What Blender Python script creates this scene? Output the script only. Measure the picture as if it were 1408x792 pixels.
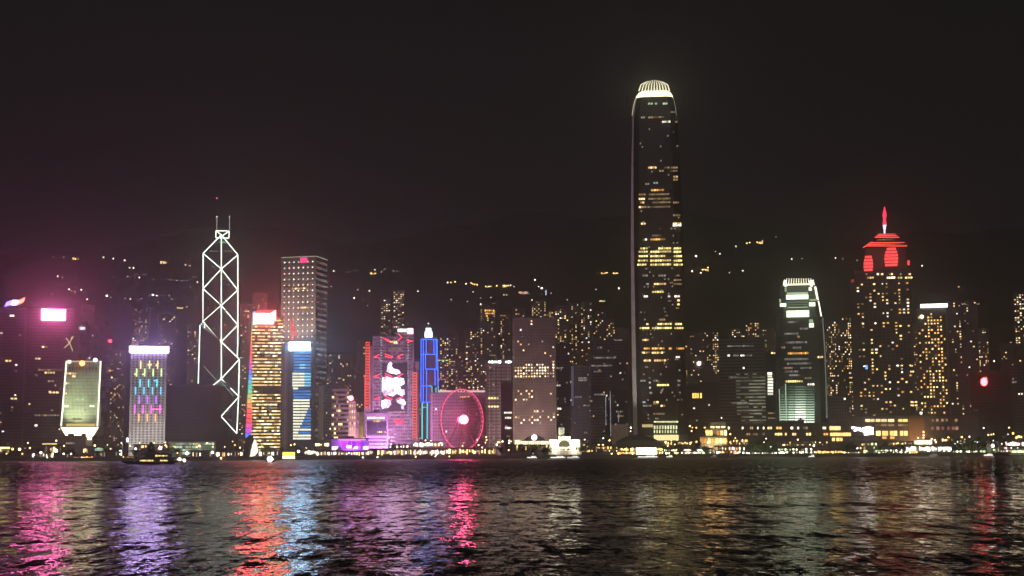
import bpy, math, random
from mathutils import Vector, Matrix
R = math.radians
random.seed(7)
S = bpy.context.scene
for _o in list(bpy.data.objects):
    bpy.data.objects.remove(_o)
COL = S.collection

# ------------------------------------------------------------------ camera
F = 2020.0                      # focal length in photograph pixels (1408 wide)
CAM = Vector((0, 0, 6.0))
PITCH, ROLL = math.atan(226 / F), R(0.30)
_f = Vector((0, math.cos(PITCH), math.sin(PITCH)))
_u0 = Vector((0, -math.sin(PITCH), math.cos(PITCH)))
_r0 = Vector((1, 0, 0))
_r = _r0 * math.cos(ROLL) - _u0 * math.sin(ROLL)
_u = _u0 * math.cos(ROLL) + _r0 * math.sin(ROLL)
cam_d = bpy.data.cameras.new('camera')
cam_d.sensor_width = 36
cam_d.lens = 36 * F / 1408
cam_d.clip_start, cam_d.clip_end = 0.5, 20000
cam = bpy.data.objects.new('camera', cam_d)
cam.matrix_world = Matrix((( _r.x, _u.x, -_f.x, CAM.x), (_r.y, _u.y, -_f.y, CAM.y), (_r.z, _u.z, -_f.z, CAM.z), (0, 0, 0, 1)))
COL.objects.link(cam)
S.camera = cam

# ------------------------------------------------------------------ world: night sky
SUN_EL, SUN_AZ = R(24), R(190)
W = bpy.data.worlds.new('World')
S.world = W
W.use_nodes = True
nt = W.node_tree
nt.nodes.clear()
out = nt.nodes.new('ShaderNodeOutputWorld')
sky = nt.nodes.new('ShaderNodeTexSky')
sky.sky_type = 'NISHITA'
sky.sun_disc = False
sky.sun_elevation = R(-8)
sky.sun_rotation = SUN_AZ
bg1 = nt.nodes.new('ShaderNodeBackground')
bg1.inputs[1].default_value = 0.05
nt.links.new(sky.outputs[0], bg1.inputs[0])
tc = nt.nodes.new('ShaderNodeTexCoord')
sp = nt.nodes.new('ShaderNodeSeparateXYZ')
nt.links.new(tc.outputs['Generated'], sp.inputs[0])
def wmath(op, a, b=None, clamp=False):
    n = nt.nodes.new('ShaderNodeMath'); n.operation = op; n.use_clamp = clamp
    for i, v in enumerate((a, b)):
        if v is None: continue
        if isinstance(v, (int, float)): n.inputs[i].default_value = v
        else: nt.links.new(v, n.inputs[i])
    return n.outputs[0]
def wramp(fac, stops):
    n = nt.nodes.new('ShaderNodeValToRGB')
    el = n.color_ramp.elements
    while len(el) < len(stops): el.new(0.5)
    for e, (p, c) in zip(el, stops):
        e.position = p; e.color = (*c, 1)
    nt.links.new(fac, n.inputs[0])
    return n.outputs[0]
elev = wmath('MULTIPLY', sp.outputs[2], 2.6, True)         # 0 horizon .. 1 at ~23 degrees
left = wmath('ADD', wmath('MULTIPLY', sp.outputs[0], -1.5), 0.42, True)
cR = wramp(elev, [(0.0, (.0165, .0145, .0135)), (.45, (.0150, .0136, .0128)), (1, (.0120, .0112, .0108))])
cL = wramp(elev, [(0.0, (.030, .018, .024)), (.35, (.0205, .015, .0175)), (1, (.0135, .0118, .0122))])
mx = nt.nodes.new('ShaderNodeMix'); mx.data_type = 'RGBA'
nt.links.new(left, mx.inputs[0]); nt.links.new(cR, mx.inputs[6]); nt.links.new(cL, mx.inputs[7])
bg2 = nt.nodes.new('ShaderNodeBackground')
nt.links.new(mx.outputs[2], bg2.inputs[0]); bg2.inputs[1].default_value = .31
add = nt.nodes.new('ShaderNodeAddShader')
nt.links.new(bg1.outputs[0], add.inputs[0]); nt.links.new(bg2.outputs[0], add.inputs[1])
nt.links.new(add.outputs[0], out.inputs[0])

# the sun is long down: what is left is a weak, wide glow from the city on the near shore
sun_d = bpy.data.lights.new('night_glow', 'SUN')
sun_d.energy = 0.30
sun_d.angle = R(30)
sun_d.color = (1, .87, .84)
sun = bpy.data.objects.new('night_glow', sun_d)
sun.rotation_euler = (R(66), 0, R(-10))
COL.objects.link(sun)

S.view_settings.view_transform = 'Standard'
S.view_settings.look = 'None'
S.view_settings.exposure = 0.6
S.view_settings.gamma = 1
S.view_settings.use_curve_mapping = False
S.render.engine = 'CYCLES'
cy = S.cycles
cy.max_bounces = 4
cy.diffuse_bounces = 0
cy.glossy_bounces = 3
cy.transmission_bounces = 2
cy.volume_bounces = 0
cy.sample_clamp_direct = 0
cy.sample_clamp_indirect = 4
cy.use_denoising = True
cy.denoiser = 'OPENIMAGEDENOISE'
cy.denoising_prefilter = 'ACCURATE'
cy.denoising_input_passes = 'RGB_ALBEDO_NORMAL'
cy.filter_width = 1.45
cy.caustics_reflective = False
HAZE_D, HAZE_G = .65e-4, 0.0
GLARE_D, GLARE_G = 1.7e-4, .94  # sharp forward lobe, added for lens glow round the signs

# ------------------------------------------------------------------ projection helpers
def ray(px, py):
    return (_f + _r * ((px - 704) / F) + _u * ((396 - py) / F))
def at(px, py, Y):
    d = ray(px, py)
    return CAM + d * (Y / d.y)

# ------------------------------------------------------------------ materials
MATS = {}
def new_mat(name):
    m = bpy.data.materials.new(name); m.use_nodes = True
    m.node_tree.nodes.clear()
    return m, m.node_tree
def wall(name, col, rough=.7, pw=3.0, ph=3.6, gap=.12, mort=.55, metallic=0, spec=.3, noise=.35):
    if name in MATS: return MATS[name]
    m, t = new_mat(name)
    N = t.nodes.new; L = t.links.new
    o = N('ShaderNodeOutputMaterial'); b = N('ShaderNodeBsdfPrincipled')
    L(b.outputs[0], o.inputs[0])
    b.inputs['Roughness'].default_value = rough; b.inputs['Metallic'].default_value = metallic
    b.inputs['Specular IOR Level'].default_value = spec
    tc = N('ShaderNodeTexCoord'); s = N('ShaderNodeSeparateXYZ'); c = N('ShaderNodeCombineXYZ'); a = N('ShaderNodeMath')
    L(tc.outputs['Object'], s.inputs[0]); a.operation = 'ADD'
    L(s.outputs[0], a.inputs[0]); L(s.outputs[1], a.inputs[1]); L(a.outputs[0], c.inputs[0]); L(s.outputs[2], c.inputs[1])
    br = N('ShaderNodeTexBrick'); br.offset = 0
    L(c.outputs[0], br.inputs['Vector'])
    br.inputs['Scale'].default_value = 1
    br.inputs['Brick Width'].default_value = pw; br.inputs['Row Height'].default_value = ph
    br.inputs['Mortar Size'].default_value = gap; br.inputs['Mortar Smooth'].default_value = .2
    br.inputs['Color1'].default_value = (*col, 1)
    br.inputs['Color2'].default_value = (*[x * .82 for x in col], 1)
    br.inputs['Mortar'].default_value = (*[x * mort for x in col], 1)
    nz = N('ShaderNodeTexNoise'); nz.inputs['Scale'].default_value = .07; nz.inputs['Detail'].default_value = 6
    L(tc.outputs['Object'], nz.inputs['Vector'])
    mr = N('ShaderNodeMapRange'); mr.inputs[1].default_value = .3; mr.inputs[2].default_value = .7
    mr.inputs[3].default_value = 1 - noise; mr.inputs[4].default_value = 1 + noise * .4
    L(nz.outputs[0], mr.inputs[0])
    mm = N('ShaderNodeMix'); mm.data_type = 'RGBA'; mm.blend_type = 'MULTIPLY'; mm.inputs[0].default_value = 1
    L(br.outputs[0], mm.inputs[6]); L(mr.outputs[0], mm.inputs[7])
    L(mm.outputs[2], b.inputs['Base Color'])
    MATS[name] = m
    return m
def plain(name, col, rough=.6, metallic=0):
    return wall(name, col, rough, 400, 400, 0, 1, metallic, .3, .25)
def glow(name, col, st, vary=0.0, sample='NONE', patt=0.0, pscale=.5):
    """emission: lit glass, lamps, neon, screens, and floodlit surfaces made to glow"""
    if name in MATS: return MATS[name]
    m, t = new_mat(name)
    N = t.nodes.new; L = t.links.new
    o = N('ShaderNodeOutputMaterial'); e = N('ShaderNodeEmission')
    L(e.outputs[0], o.inputs[0])
    e.inputs[0].default_value = (*col, 1); e.inputs[1].default_value = st
    last = None
    if vary:
        oi = N('ShaderNodeObjectInfo'); mr = N('ShaderNodeMapRange')
        mr.inputs[3].default_value = st * (1 - vary); mr.inputs[4].default_value = st * (1 + vary)
        L(oi.outputs['Random'], mr.inputs[0]); last = mr.outputs[0]
    if patt:
        tc = N('ShaderNodeTexCoord'); nz = N('ShaderNodeTexNoise'); nz.inputs['Scale'].default_value = pscale
        nz.inputs['Detail'].default_value = 3
        L(tc.outputs['Object'], nz.inputs['Vector'])
        m2 = N('ShaderNodeMapRange'); m2.inputs[1].default_value = .38; m2.inputs[2].default_value = .62
        m2.inputs[3].default_value = 1 - patt; m2.inputs[4].default_value = 1 + patt * .5
        L(nz.outputs[0], m2.inputs[0])
        mu = N('ShaderNodeMath'); mu.operation = 'MULTIPLY'
        L(m2.outputs[0], mu.inputs[0])
        if last: L(last, mu.inputs[1])
        else: mu.inputs[1].default_value = st
        last = mu.outputs[0]
    if last: L(last, e.inputs[1])
    m.cycles.emission_sampling = sample
    MATS[name] = m
    return m

CONC = wall('concrete_warm', (.30, .25, .23))
CONCG = wall('concrete_grey', (.26, .25, .25))
CONCP = wall('concrete_pale', (.45, .43, .41), pw=3, ph=3.6)
CONCD = wall('concrete_dark', (.31, .265, .25), pw=3.2, ph=3.2, gap=.3, mort=.5)
BROWN = wall('brown_panel', (.34, .26, .23), pw=3.6, ph=3.6, gap=.2)
GLASSW = wall('dark_curtain_glass', (.075, .075, .085), rough=.35, pw=1.5, ph=3.8, gap=.25, mort=2.2, spec=.15)
GLASSB = wall('black_glass', (.035, .035, .042), rough=.3, pw=1.6, ph=4, gap=.2, mort=2.4, spec=.15)
GLASSV = wall('violet_glass', (.13, .11, .14), rough=.4, pw=1.5, ph=3.9, gap=.4, mort=1.8, spec=.15)
STEEL = plain('grey_steel', (.32, .32, .34), .45, .6)
PALE = plain('pale_metal', (.72, .70, .66), .5)
DARKM = plain('dark_metal', (.05, .05, .055), .5)
ROOFM = plain('roof_felt', (.10, .10, .10), .9)
WHITE = plain('white_paint', (.78, .76, .72), .6)
REDP = plain('red_paint', (.55, .06, .05), .6)
DGLASS = plain('unlit_window_glass', (.025, .026, .03), .2)
MIDG = plain('unlit_window_curtain', (.10, .095, .09), .5)

W_WARM = glow('window_warm', (1, .62, .26), 1.15, .8)
W_WARMD = glow('window_warm_dim', (1, .63, .32), .20, .7)
W_AMB = glow('window_amber', (1, .48, .12), 1.0, .75)
W_YEL = glow('window_yellow', (1, .78, .28), 1.25, .6)
W_WHT = glow('window_white', (1, .9, .74), 1.35, .8)
W_WHTD = glow('window_white_dim', (1, .9, .8), .16, .7)
W_COOL = glow('window_cool', (.78, .9, 1), .6, .7)
W_GRN = glow('window_green_white', (.72, 1, .62), .55, .4)
W_BRT = glow('window_bright', (1, .86, .6), 2.4, .5)

# ------------------------------------------------------------------ mesh builder
class MB:
    def __init__(s): s.v = []; s.f = []; s.m = []
    def add(s, vs, fs, mi=0):
        n = len(s.v); s.v += [tuple(v) for v in vs]; s.f += [tuple(i + n for i in f) for f in fs]; s.m += [mi] * len(fs); return s
    def box(s, x0, x1, y0, y1, z0, z1, mi=0):
        return s.add([(x0, y0, z0), (x1, y0, z0), (x1, y1, z0), (x0, y1, z0), (x0, y0, z1), (x1, y0, z1), (x1, y1, z1), (x0, y1, z1)],
                     [(0, 3, 2, 1), (4, 5, 6, 7), (0, 1, 5, 4), (1, 2, 6, 5), (2, 3, 7, 6), (3, 0, 4, 7)], mi)
    def beam(s, p, q, w, mi=0, w2=None):
        p, q = Vector(p), Vector(q); d = (q - p).normalized()
        a = d.cross(Vector((0, 1, 0)))
        if a.length < .01: a = d.cross(Vector((1, 0, 0)))
        a.normalize(); b = d.cross(a).normalized(); w2 = w if w2 is None else w2
        vs = []
        for c, ww in ((p, w), (q, w2)):
            for i in range(6):
                t = i * math.pi / 3
                vs.append(c + (a * math.cos(t) + b * math.sin(t)) * ww / 2)
        fs = [(i, (i + 1) % 6, 6 + (i + 1) % 6, 6 + i) for i in range(6)] + [(5, 4, 3, 2, 1, 0), (6, 7, 8, 9, 10, 11)]
        return s.add(vs, fs, mi)
    def loft(s, rings, mi=0, cap=True):
        n = len(rings[0]); vs = [p for r in rings for p in r]; fs = []
        for k in range(len(rings) - 1):
            for i in range(n):
                j = (i + 1) % n
                fs.append((k * n + i, k * n + j, (k + 1) * n + j, (k + 1) * n + i))
        if cap:
            fs.append(tuple(range(n - 1, -1, -1))); fs.append(tuple((len(rings) - 1) * n + i for i in range(n)))
        return s.add(vs, fs, mi)
    def prism(s, poly, z0, z1, mi=0):
        return s.loft([[(x, y, z0) for x, y in poly], [(x, y, z1) for x, y in poly]], mi)
    def ball(s, c, r, mi=0, n=10, m=6, sz=1.0):
        rings = []
        for k in range(m + 1):
            t = -math.pi / 2 + math.pi * k / m
            rr = max(r * math.cos(t), r * .02)
            rings.append([(c[0] + rr * math.cos(2 * math.pi * i / n), c[1] + rr * math.sin(2 * math.pi * i / n), c[2] + r * sz * math.sin(t)) for i in range(n)])
        return s.loft(rings, mi)
    def mesh(s, name, mats):
        me = bpy.data.meshes.new(name); me.from_pydata(s.v, [], s.f); me.update()
        for m in (mats if isinstance(mats, (list, tuple)) else [mats]): me.materials.append(m)
        me.polygons.foreach_set('material_index', s.m)
        return me
    def build(s, name, mats, parent=None, loc=None):
        return link(name, s.mesh(name, mats), parent, loc)
def link(name, data, parent=None, loc=None, rz=0):
    o = bpy.data.objects.new(name, data); COL.objects.link(o)
    if parent is not None: o.parent = parent
    if loc is not None: o.location = loc
    if rz: o.rotation_euler.z = rz
    return o
def tag(o, label=None, cat=None, group=None, kind=None):
    for k, v in (('label', label), ('category', cat), ('group', group), ('kind', kind)):
        if v: o[k] = v
    return o
def thing(name, label, cat, loc=(0, 0, 0), rz=0, group=None):
    return tag(link(name, None, None, loc, rz), label, cat, group)
KIDS = {}
def copy_tree(o, parent=None, kids=None):
    kids = kids if kids is not None else KIDS
    c = o.copy(); COL.objects.link(c)
    if parent is not None: c.parent = parent
    for ch in kids.get(o.name, ()): copy_tree(ch, c, kids)
    return c
def index_kids(root):
    for ch in [x for x in COL.objects if x.parent == root]:
        KIDS.setdefault(root.name, []).append(ch); index_kids(ch)
BOXES = {}
def boxlet(w, h, d, mat):
    k = (round(w, 2), round(h, 2), round(d, 2), mat.name)
    if k not in BOXES:
        BOXES[k] = MB().box(-w / 2, w / 2, -d, 0, -h / 2, h / 2).mesh('pane', mat)
    return BOXES[k]
def lamp(kind, loc, energy, col, size=1.0, aim=None, angle=60, name=None):
    d = bpy.data.lights.new(name or 'floodlight_glow', kind); d.energy = energy; d.color = col
    if kind == 'SPOT': d.spot_size = R(angle); d.spot_blend = .8; d.shadow_soft_size = size
    elif kind == 'POINT': d.shadow_soft_size = size
    else: d.size = size
    o = bpy.data.objects.new(d.name, d); COL.objects.link(o); o.location = loc
    if aim is not None:
        o.rotation_euler = (Vector(aim) - Vector(loc)).to_track_quat('-Z', 'Y').to_euler()
    return o

# ------------------------------------------------------------------ a building measured on the photograph, standing at its own distance
class Bld:
    def __init__(s, name, label, cat, x0, x1, ytop, Y, depth=28, yaw=0.0, group=None, yref=None):
        s.x0, s.x1, s.ytop, s.Y, s.d = x0, x1, ytop, Y, depth
        yr = yref or (ytop + 600) / 2
        p = at((x0 + x1) / 2, yr, Y)
        az = math.atan2(p.x, Y)
        s.th = -az + yaw
        s.root = thing(name, label, cat, (p.x, Y, 0), s.th, group)
        s.o = Vector((p.x, Y, 0))
        s.n = Vector((math.sin(s.th), -math.cos(s.th), 0)); s.e = Vector((math.cos(s.th), math.sin(s.th), 0))
        s.u0 = s.L(x0, yr)[0]; s.u1 = s.L(x1, yr)[0]
        s.w = s.u1 - s.u0
        s.h = s.L((x0 + x1) / 2, ytop)[1]
    def L(s, px, py, off=0.0):
        d = ray(px, py); q = s.o + s.n * off
        t = (q - CAM).dot(s.n) / d.dot(s.n)
        p = CAM + d * t
        return (p - s.o).dot(s.e), p.z
    def rect(s, px0, py0, px1, py1, off=0):
        xm, ym = (px0 + px1) / 2, (py0 + py1) / 2
        return s.L(px0, ym, off)[0], s.L(px1, ym, off)[0], s.L(xm, py1, off)[1], s.L(xm, py0, off)[1]
    def wall(s, mat, z0=0, z1=None, u0=None, u1=None, d0=0, d1=None, roof=True, name='wall', parapet=1.2):
        z1 = s.h if z1 is None else z1; u0 = s.u0 if u0 is None else u0; u1 = s.u1 if u1 is None else u1
        d1 = s.d if d1 is None else d1
        o = MB().box(u0, u1, d0, d1, z0, z1).build(name, mat, s.root)
        if roof:
            m = MB()
            m.box(u0 + .02, u1 - .02, d0 + .02, d0 + .5, z1, z1 + parapet); m.box(u0 + .02, u1 - .02, d1 - .5, d1 - .02, z1, z1 + parapet)
            m.box(u0 + .02, u0 + .5, d0 + .5, d1 - .5, z1, z1 + parapet); m.box(u1 - .5, u1 - .02, d0 + .5, d1 - .5, z1, z1 + parapet)
            m.box(u0 + (u1 - u0) * .3, u0 + (u1 - u0) * .62, d0 + (d1 - d0) * .35, d0 + (d1 - d0) * .7, z1, z1 + 3.2)
            r = m.build('roof', ROOFM, s.root)
        return o
    def panel(s, name, px0, py0, px1, py1, mat, off=.05, th=.5, parent=None):
        u0, u1, z0, z1 = s.rect(px0, py0, px1, py1)
        o = link(name, boxlet(u1 - u0, z1 - z0, th, mat), parent or s.root, ((u0 + u1) / 2, -off, (z0 + z1) / 2))
        return o
    def tube(s, pts, mat, w=.9, off=.5, name='neon_tube'):
        o = None
        for a, b in zip(pts, pts[1:]):
            ua, za = s.L(*a); ub, zb = s.L(*b)
            o = MB().beam((ua, -off, za), (ub, -off, zb), w).build(name, mat, s.root)
        return o
    def grid(s, cols, fh, lit, z0=6, z1=None, u0=None, u1=None, ww=.62, wh=.5, maxp=60, th=.25, dark=None, side=None, keep=1.0, marg=.03):
        """windows floor by floor: the lit ones each a part, the others one part"""
        z1 = s.h - fh * .3 if z1 is None else z1
        if side == 'right': a0, a1 = 0, s.d
        elif side == 'left': a0, a1 = 0, s.d
        else: a0, a1 = (s.u0 if u0 is None else u0), (s.u1 if u1 is None else u1)
        mg = (a1 - a0) * marg; a0 += mg; a1 -= mg
        cw = (a1 - a0) / cols; rows = max(1, int((z1 - z0) / fh))
        w, h = cw * ww, fh * wh
        sizes = [(.62, .85), (.85, 1), (1, 1), (1, .8), (1.15, 1)] if ww < .9 else [(1, 1)]
        L_, D_ = [], []
        for r in range(rows):
            z = z1 - fh * (r + .5)
            for c in range(cols):
                m = lit(r, c, rows, cols)
                (L_ if m is not None else D_).append((a0 + cw * (c + .5), z, m))
        random.shuffle(L_)
        L_.sort(key=lambda q: 0 if q[2] not in (W_WARMD, W_WHTD) else 1)
        def place(a):
            return (s.u1, a) if side == 'right' else (s.u0, a) if side == 'left' else (a, 0)
        rz = math.pi / 2 if side == 'right' else -math.pi / 2 if side == 'left' else 0
        for a, z, m in L_[:maxp]:
            x, y = place(a)
            fw_, fh_ = random.choice(sizes)
            link('window', boxlet(w * fw_, h * fh_, th, m), s.root, (x, y, z), rz)
        rest = L_[maxp:] + [q for q in D_ if random.random() < keep]
        if rest:
            mats = [dark or DGLASS]; b = MB()
            for a, z, m in rest:
                if m is None: mi = 0; hh = h
                else:
                    if m not in mats: mats.append(m)
                    mi = mats.index(m)
                x, y = place(a)
                if side == 'right': b.box(x, x + th, y - w / 2, y + w / 2, z - h / 2, z + h / 2, mi)
                elif side == 'left': b.box(x - th, x, y - w / 2, y + w / 2, z - h / 2, z + h / 2, mi)
                else: b.box(x - w / 2, x + w / 2, -th, 0, z - h / 2, z + h / 2, mi)
            o = b.build('window', mats, s.root)
            o['kind'] = 'stuff'
    def rows(s, spec, fh, seg=4.2, th=.3, gap=.75, off=.05, hk=.55):
        """lit stretches of a floor at photographed rows, cut into single windows"""
        for y, runs in spec:
            for x0, x1, mat in runs:
                n = max(1, round((x1 - x0) / seg))
                u0, z = s.L(x0, y); u1, _ = s.L(x1, y)
                for i in range(n):
                    link('window', boxlet((u1 - u0) / n * gap, fh * hk, th, mat), s.root, (u0 + (u1 - u0) * (i + .5) / n, -off, z))

def rnd(p, mats, colb=None, rowb=None):
    def f(r, c, nr, nc):
        q = p
        if colb: q *= colb[c % len(colb)]
        if rowb: q *= rowb(r, nr)
        return random.choice(mats) if random.random() < q else None
    return f

#@@SETTING
# ------------------------------------------------------------------ the setting: harbour, quay, ground and hills
SHORE = 1400.0
def sstep(t): t = min(1, max(0, t)); return t * t * (3 - 2 * t)
def hill_z(x, y):
    if y < 2250: return 3.0
    rid = 545 + 30 * math.sin(x / 420.0 + 1.1) + 22 * math.sin(x / 170.0) - 60 * sstep((x - 1000) / 900) - 25 * sstep((-x - 700) / 700)
    up = sstep((y - 2250) / 1400)
    z = 3 + rid * up + up * (14 * math.sin(x / 95 + y / 130) + 9 * math.sin(x / 47 - y / 71))
    if y > 3650: z -= (y - 3650) * .22
    return max(z, 3.0)
m, t = new_mat('hillside_woods')
N = t.nodes.new
o = N('ShaderNodeOutputMaterial'); b = N('ShaderNodeBsdfPrincipled'); t.links.new(b.outputs[0], o.inputs[0]); b.inputs['Roughness'].default_value = .95
tcn = N('ShaderNodeTexCoord'); nz = N('ShaderNodeTexNoise'); nz.inputs['Scale'].default_value = .02; nz.inputs['Detail'].default_value = 8
t.links.new(tcn.outputs['Object'], nz.inputs['Vector'])
cr = N('ShaderNodeValToRGB'); cr.color_ramp.elements[0].position = .35; cr.color_ramp.elements[1].position = .7
cr.color_ramp.elements[0].color = (.02, .028, .016, 1); cr.color_ramp.elements[1].color = (.06, .065, .04, 1)
t.links.new(nz.outputs[0], cr.inputs[0]); t.links.new(cr.outputs[0], b.inputs['Base Color'])
HILLM = m
b_ = MB()
NX, NY = 120, 110
xs = [-2500 + 5000 * i / NX for i in range(NX + 1)]
ys = [1411] + [1500 + 700 * i / 6 for i in range(6)] + [2200 + 2800 * i / (NY - 7) for i in range(NY - 6)]
vs = [(x, y, hill_z(x, y)) for y in ys for x in xs]
fs = [(j * (NX + 1) + i, j * (NX + 1) + i + 1, (j + 1) * (NX + 1) + i + 1, (j + 1) * (NX + 1) + i) for j in range(len(ys) - 1) for i in range(NX)]
g = b_.add(vs, fs).build('hills', HILLM)
g['kind'] = 'structure'
QUAYM = wall('quay_stone', (.16, .15, .14), pw=6, ph=1.2, gap=.08)
q = MB().box(-2500, 2500, SHORE, SHORE + 12, -3, 3.1).build('quay', QUAYM); q['kind'] = 'structure'

# water: a sheet whose facets tilt with the chop of the harbour
m, t = new_mat('harbour_water')
N = t.nodes.new; L = t.links.new
o = N('ShaderNodeOutputMaterial'); b = N('ShaderNodeBsdfPrincipled'); L(b.outputs[0], o.inputs[0])
b.inputs['Base Color'].default_value = (.006, .008, .009, 1)
b.inputs['Roughness'].default_value = .05; b.inputs['IOR'].default_value = 1.09
geo = N('ShaderNodeNewGeometry')
def wnoise(sx, sy, det, rot=0.0, dist=0.0, rough=.5):
    mp = N('ShaderNodeMapping'); mp.inputs['Scale'].default_value = (sx, sy, 1); mp.inputs['Rotation'].default_value = (0, 0, rot)
    L(geo.outputs['Position'], mp.inputs['Vector'])
    n = N('ShaderNodeTexNoise'); n.inputs['Scale'].default_value = 1; n.inputs['Detail'].default_value = det; n.inputs['Distortion'].default_value = dist
    n.inputs['Roughness'].default_value = rough
    L(mp.outputs[0], n.inputs['Vector'])
    return n
def vm(op, a, b2):
    n = N('ShaderNodeVectorMath'); n.operation = op
    for i, v in enumerate((a, b2)):
        if isinstance(v, tuple): n.inputs[i].default_value = v
        else: L(v, n.inputs[i])
    return n.outputs[0]
def slope(n, ax, ay):
    c = vm('SUBTRACT', n.outputs['Color'], (.5, .5, .5))
    return vm('MULTIPLY', c, (ax, ay, 0))
chop = slope(wnoise(.42, .11, 5, .05, .3, .85), .62, .36)
swell = slope(wnoise(.03, .10, 3, -.08, .3), .06, .16)
rip = slope(wnoise(1.1, 1.3, 3, .1, .3, .7), .42, .20)
tot = vm('ADD', chop, swell)
patch = wnoise(.006, .016, 3, 0, .5)
pr = N('ShaderNodeMapRange'); pr.inputs[1].default_value = .35; pr.inputs[2].default_value = .62; pr.inputs[3].default_value = .75; pr.inputs[4].default_value = 1.2
L(patch.outputs[0], pr.inputs[0])
# slopes steepen with distance, shaped so the far water reflects dark sky
sy = N('ShaderNodeSeparateXYZ'); L(geo.outputs['Position'], sy.inputs[0])
wr_ = N('ShaderNodeValToRGB'); e_ = wr_.color_ramp.elements
yn = N('ShaderNodeMath'); yn.operation = 'DIVIDE'; L(sy.outputs[1], yn.inputs[0]); yn.inputs[1].default_value = 1400
L(yn.outputs[0], wr_.inputs[0])
e_[0].position = .14; e_[0].color = (.22, .22, .22, 1); e_[1].position = .26; e_[1].color = (.62, .62, .62, 1)
q_ = e_.new(.5); q_.color = (.8, .8, .8, 1); q_ = e_.new(.8); q_.color = (.85, .85, .85, 1)
ws = N('ShaderNodeMath'); ws.operation = 'MULTIPLY'; L(wr_.outputs[0], ws.inputs[0]); ws.inputs[1].default_value = 6.4
ps = N('ShaderNodeMath'); ps.operation = 'MULTIPLY'; L(pr.outputs[0], ps.inputs[0]); L(ws.outputs[0], ps.inputs[1])
sc = N('ShaderNodeVectorMath'); sc.operation = 'SCALE'; L(tot, sc.inputs[0]); L(ps.outputs[0], sc.inputs['Scale'])
# most facets are tilted toward the near side to shape where reflections fall
xyz = N('ShaderNodeSeparateXYZ'); L(sc.outputs[0], xyz.inputs[0])
ab = N('ShaderNodeMath'); ab.operation = 'ABSOLUTE'; L(xyz.outputs[1], ab.inputs[0])
sh = N('ShaderNodeMath'); sh.operation = 'MULTIPLY_ADD'; L(wr_.outputs[0], sh.inputs[0]); sh.inputs[1].default_value = -.100; sh.inputs[2].default_value = .0335
ng = N('ShaderNodeMath'); ng.operation = 'SUBTRACT'; L(sh.outputs[0], ng.inputs[0]); L(ab.outputs[0], ng.inputs[1])
rsc = N('ShaderNodeVectorMath'); rsc.operation = 'SCALE'; L(rip, rsc.inputs[0]); rsc.inputs['Scale'].default_value = 1.0
cx3 = N('ShaderNodeCombineXYZ'); L(xyz.outputs[0], cx3.inputs[0]); L(ng.outputs[0], cx3.inputs[1]); cx3.inputs[2].default_value = 1
nrm = vm('NORMALIZE', vm('ADD', cx3.outputs[0], rsc.outputs[0]), (0, 0, 0))
L(nrm, b.inputs['Normal'])
WATERM = m
w = MB().add([(-2500, -60, 0), (2500, -60, 0), (2500, SHORE + 1, 0), (-2500, SHORE + 1, 0)], [(0, 1, 2, 3)]).build('water', WATERM)
w['kind'] = 'structure'

# ------------------------------------------------------------------ the towers, left to right
SIGN_PINK = glow('sign_pink', (1, .16, .44), 38, 0, 'AUTO')
SIGN_HOT = glow('sign_hot_red', (1, .10, .11), 32, 0, 'AUTO')
SIGN_VIO = glow('sign_violet_white', (.58, .38, 1), 24, 0, 'AUTO')
SIGN_BLU = glow('sign_blue_white', (.32, .64, 1), 24, 0, 'AUTO')
SIGN_WHT = glow('sign_white', (1, .95, .95), 2.2, 0, 'AUTO')
SIGN_WHTD = glow('sign_white_soft', (.9, .95, 1), .9)
NEON_W = glow('neon_white', (.86, 1, .84), 1.9)
NEON_RED = glow('neon_red', (1, .10, .10), 1.3, 0, 'AUTO')
LED_RED = glow('led_red', (1, .10, .07), .9)
RED_GLOW = glow('lit_red_panel', (1, .06, .05), .75, 0, 'AUTO')
NEON_BLU = glow('neon_blue', (.04, .14, 1), 1.9)
NEON_TURQ = glow('neon_turquoise', (.08, .75, .8), 1.0)
RED_DOT = glow('lamp_red', (1, .05, .06), 8, 0, 'AUTO')
CROWN = glow('crown_lights', (1, .90, .55), 1.9, 0, 'AUTO')
EDGE_W = glow('edge_lights_cream', (1, .93, .70), 1.6)
BASE_W = glow('base_floodlit_glow', (1, .82, .50), 3.2, 0, 'AUTO')  # floodlight on the white foot, put in as emission
off_lit = rnd(.05, [W_WARM, W_WHT, W_WARMD, W_YEL])

# 1  far-left dark tower carrying a flag of light
b = Bld('office_tower', 'dark tower at the far left under a slanted blue and red light flag', 'skyscraper', -16, 33, 424, 1900, 34)
b.wall(GLASSV)
b.grid(12, 3.9, rnd(.022, [W_WHT, W_WARM, W_WARMD, W_WHTD]), ww=.7, wh=.4, maxp=40)
m = MB()
u0, z0 = b.L(6, 422); u1, z1 = b.L(32, 409)
for i, (fa, fb) in enumerate(((0, .34), (.34, .66), (.66, 1))):
    def pt(fr, top): return (u0 + (u1 - u0) * fr + (2.5 if top else 0), z0 + (z1 - z0) * (.45 * fr + (.5 if top else 0)) + (1.2 * math.sin(fr * 7)))
    a, c, d, e = pt(fa, 0), pt(fb, 0), pt(fb, 1), pt(fa, 1)
    m.add([(a[0], -1, a[1]), (c[0], -1, c[1]), (d[0], -1, d[1]), (e[0], -1, e[1]), (a[0], 0, a[1]), (c[0], 0, c[1]), (d[0], 0, d[1]), (e[0], 0, e[1])],
          [(0, 1, 2, 3), (7, 6, 5, 4), (0, 4, 5, 1), (1, 5, 6, 2), (2, 6, 7, 3), (3, 7, 4, 0)], i)
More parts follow.
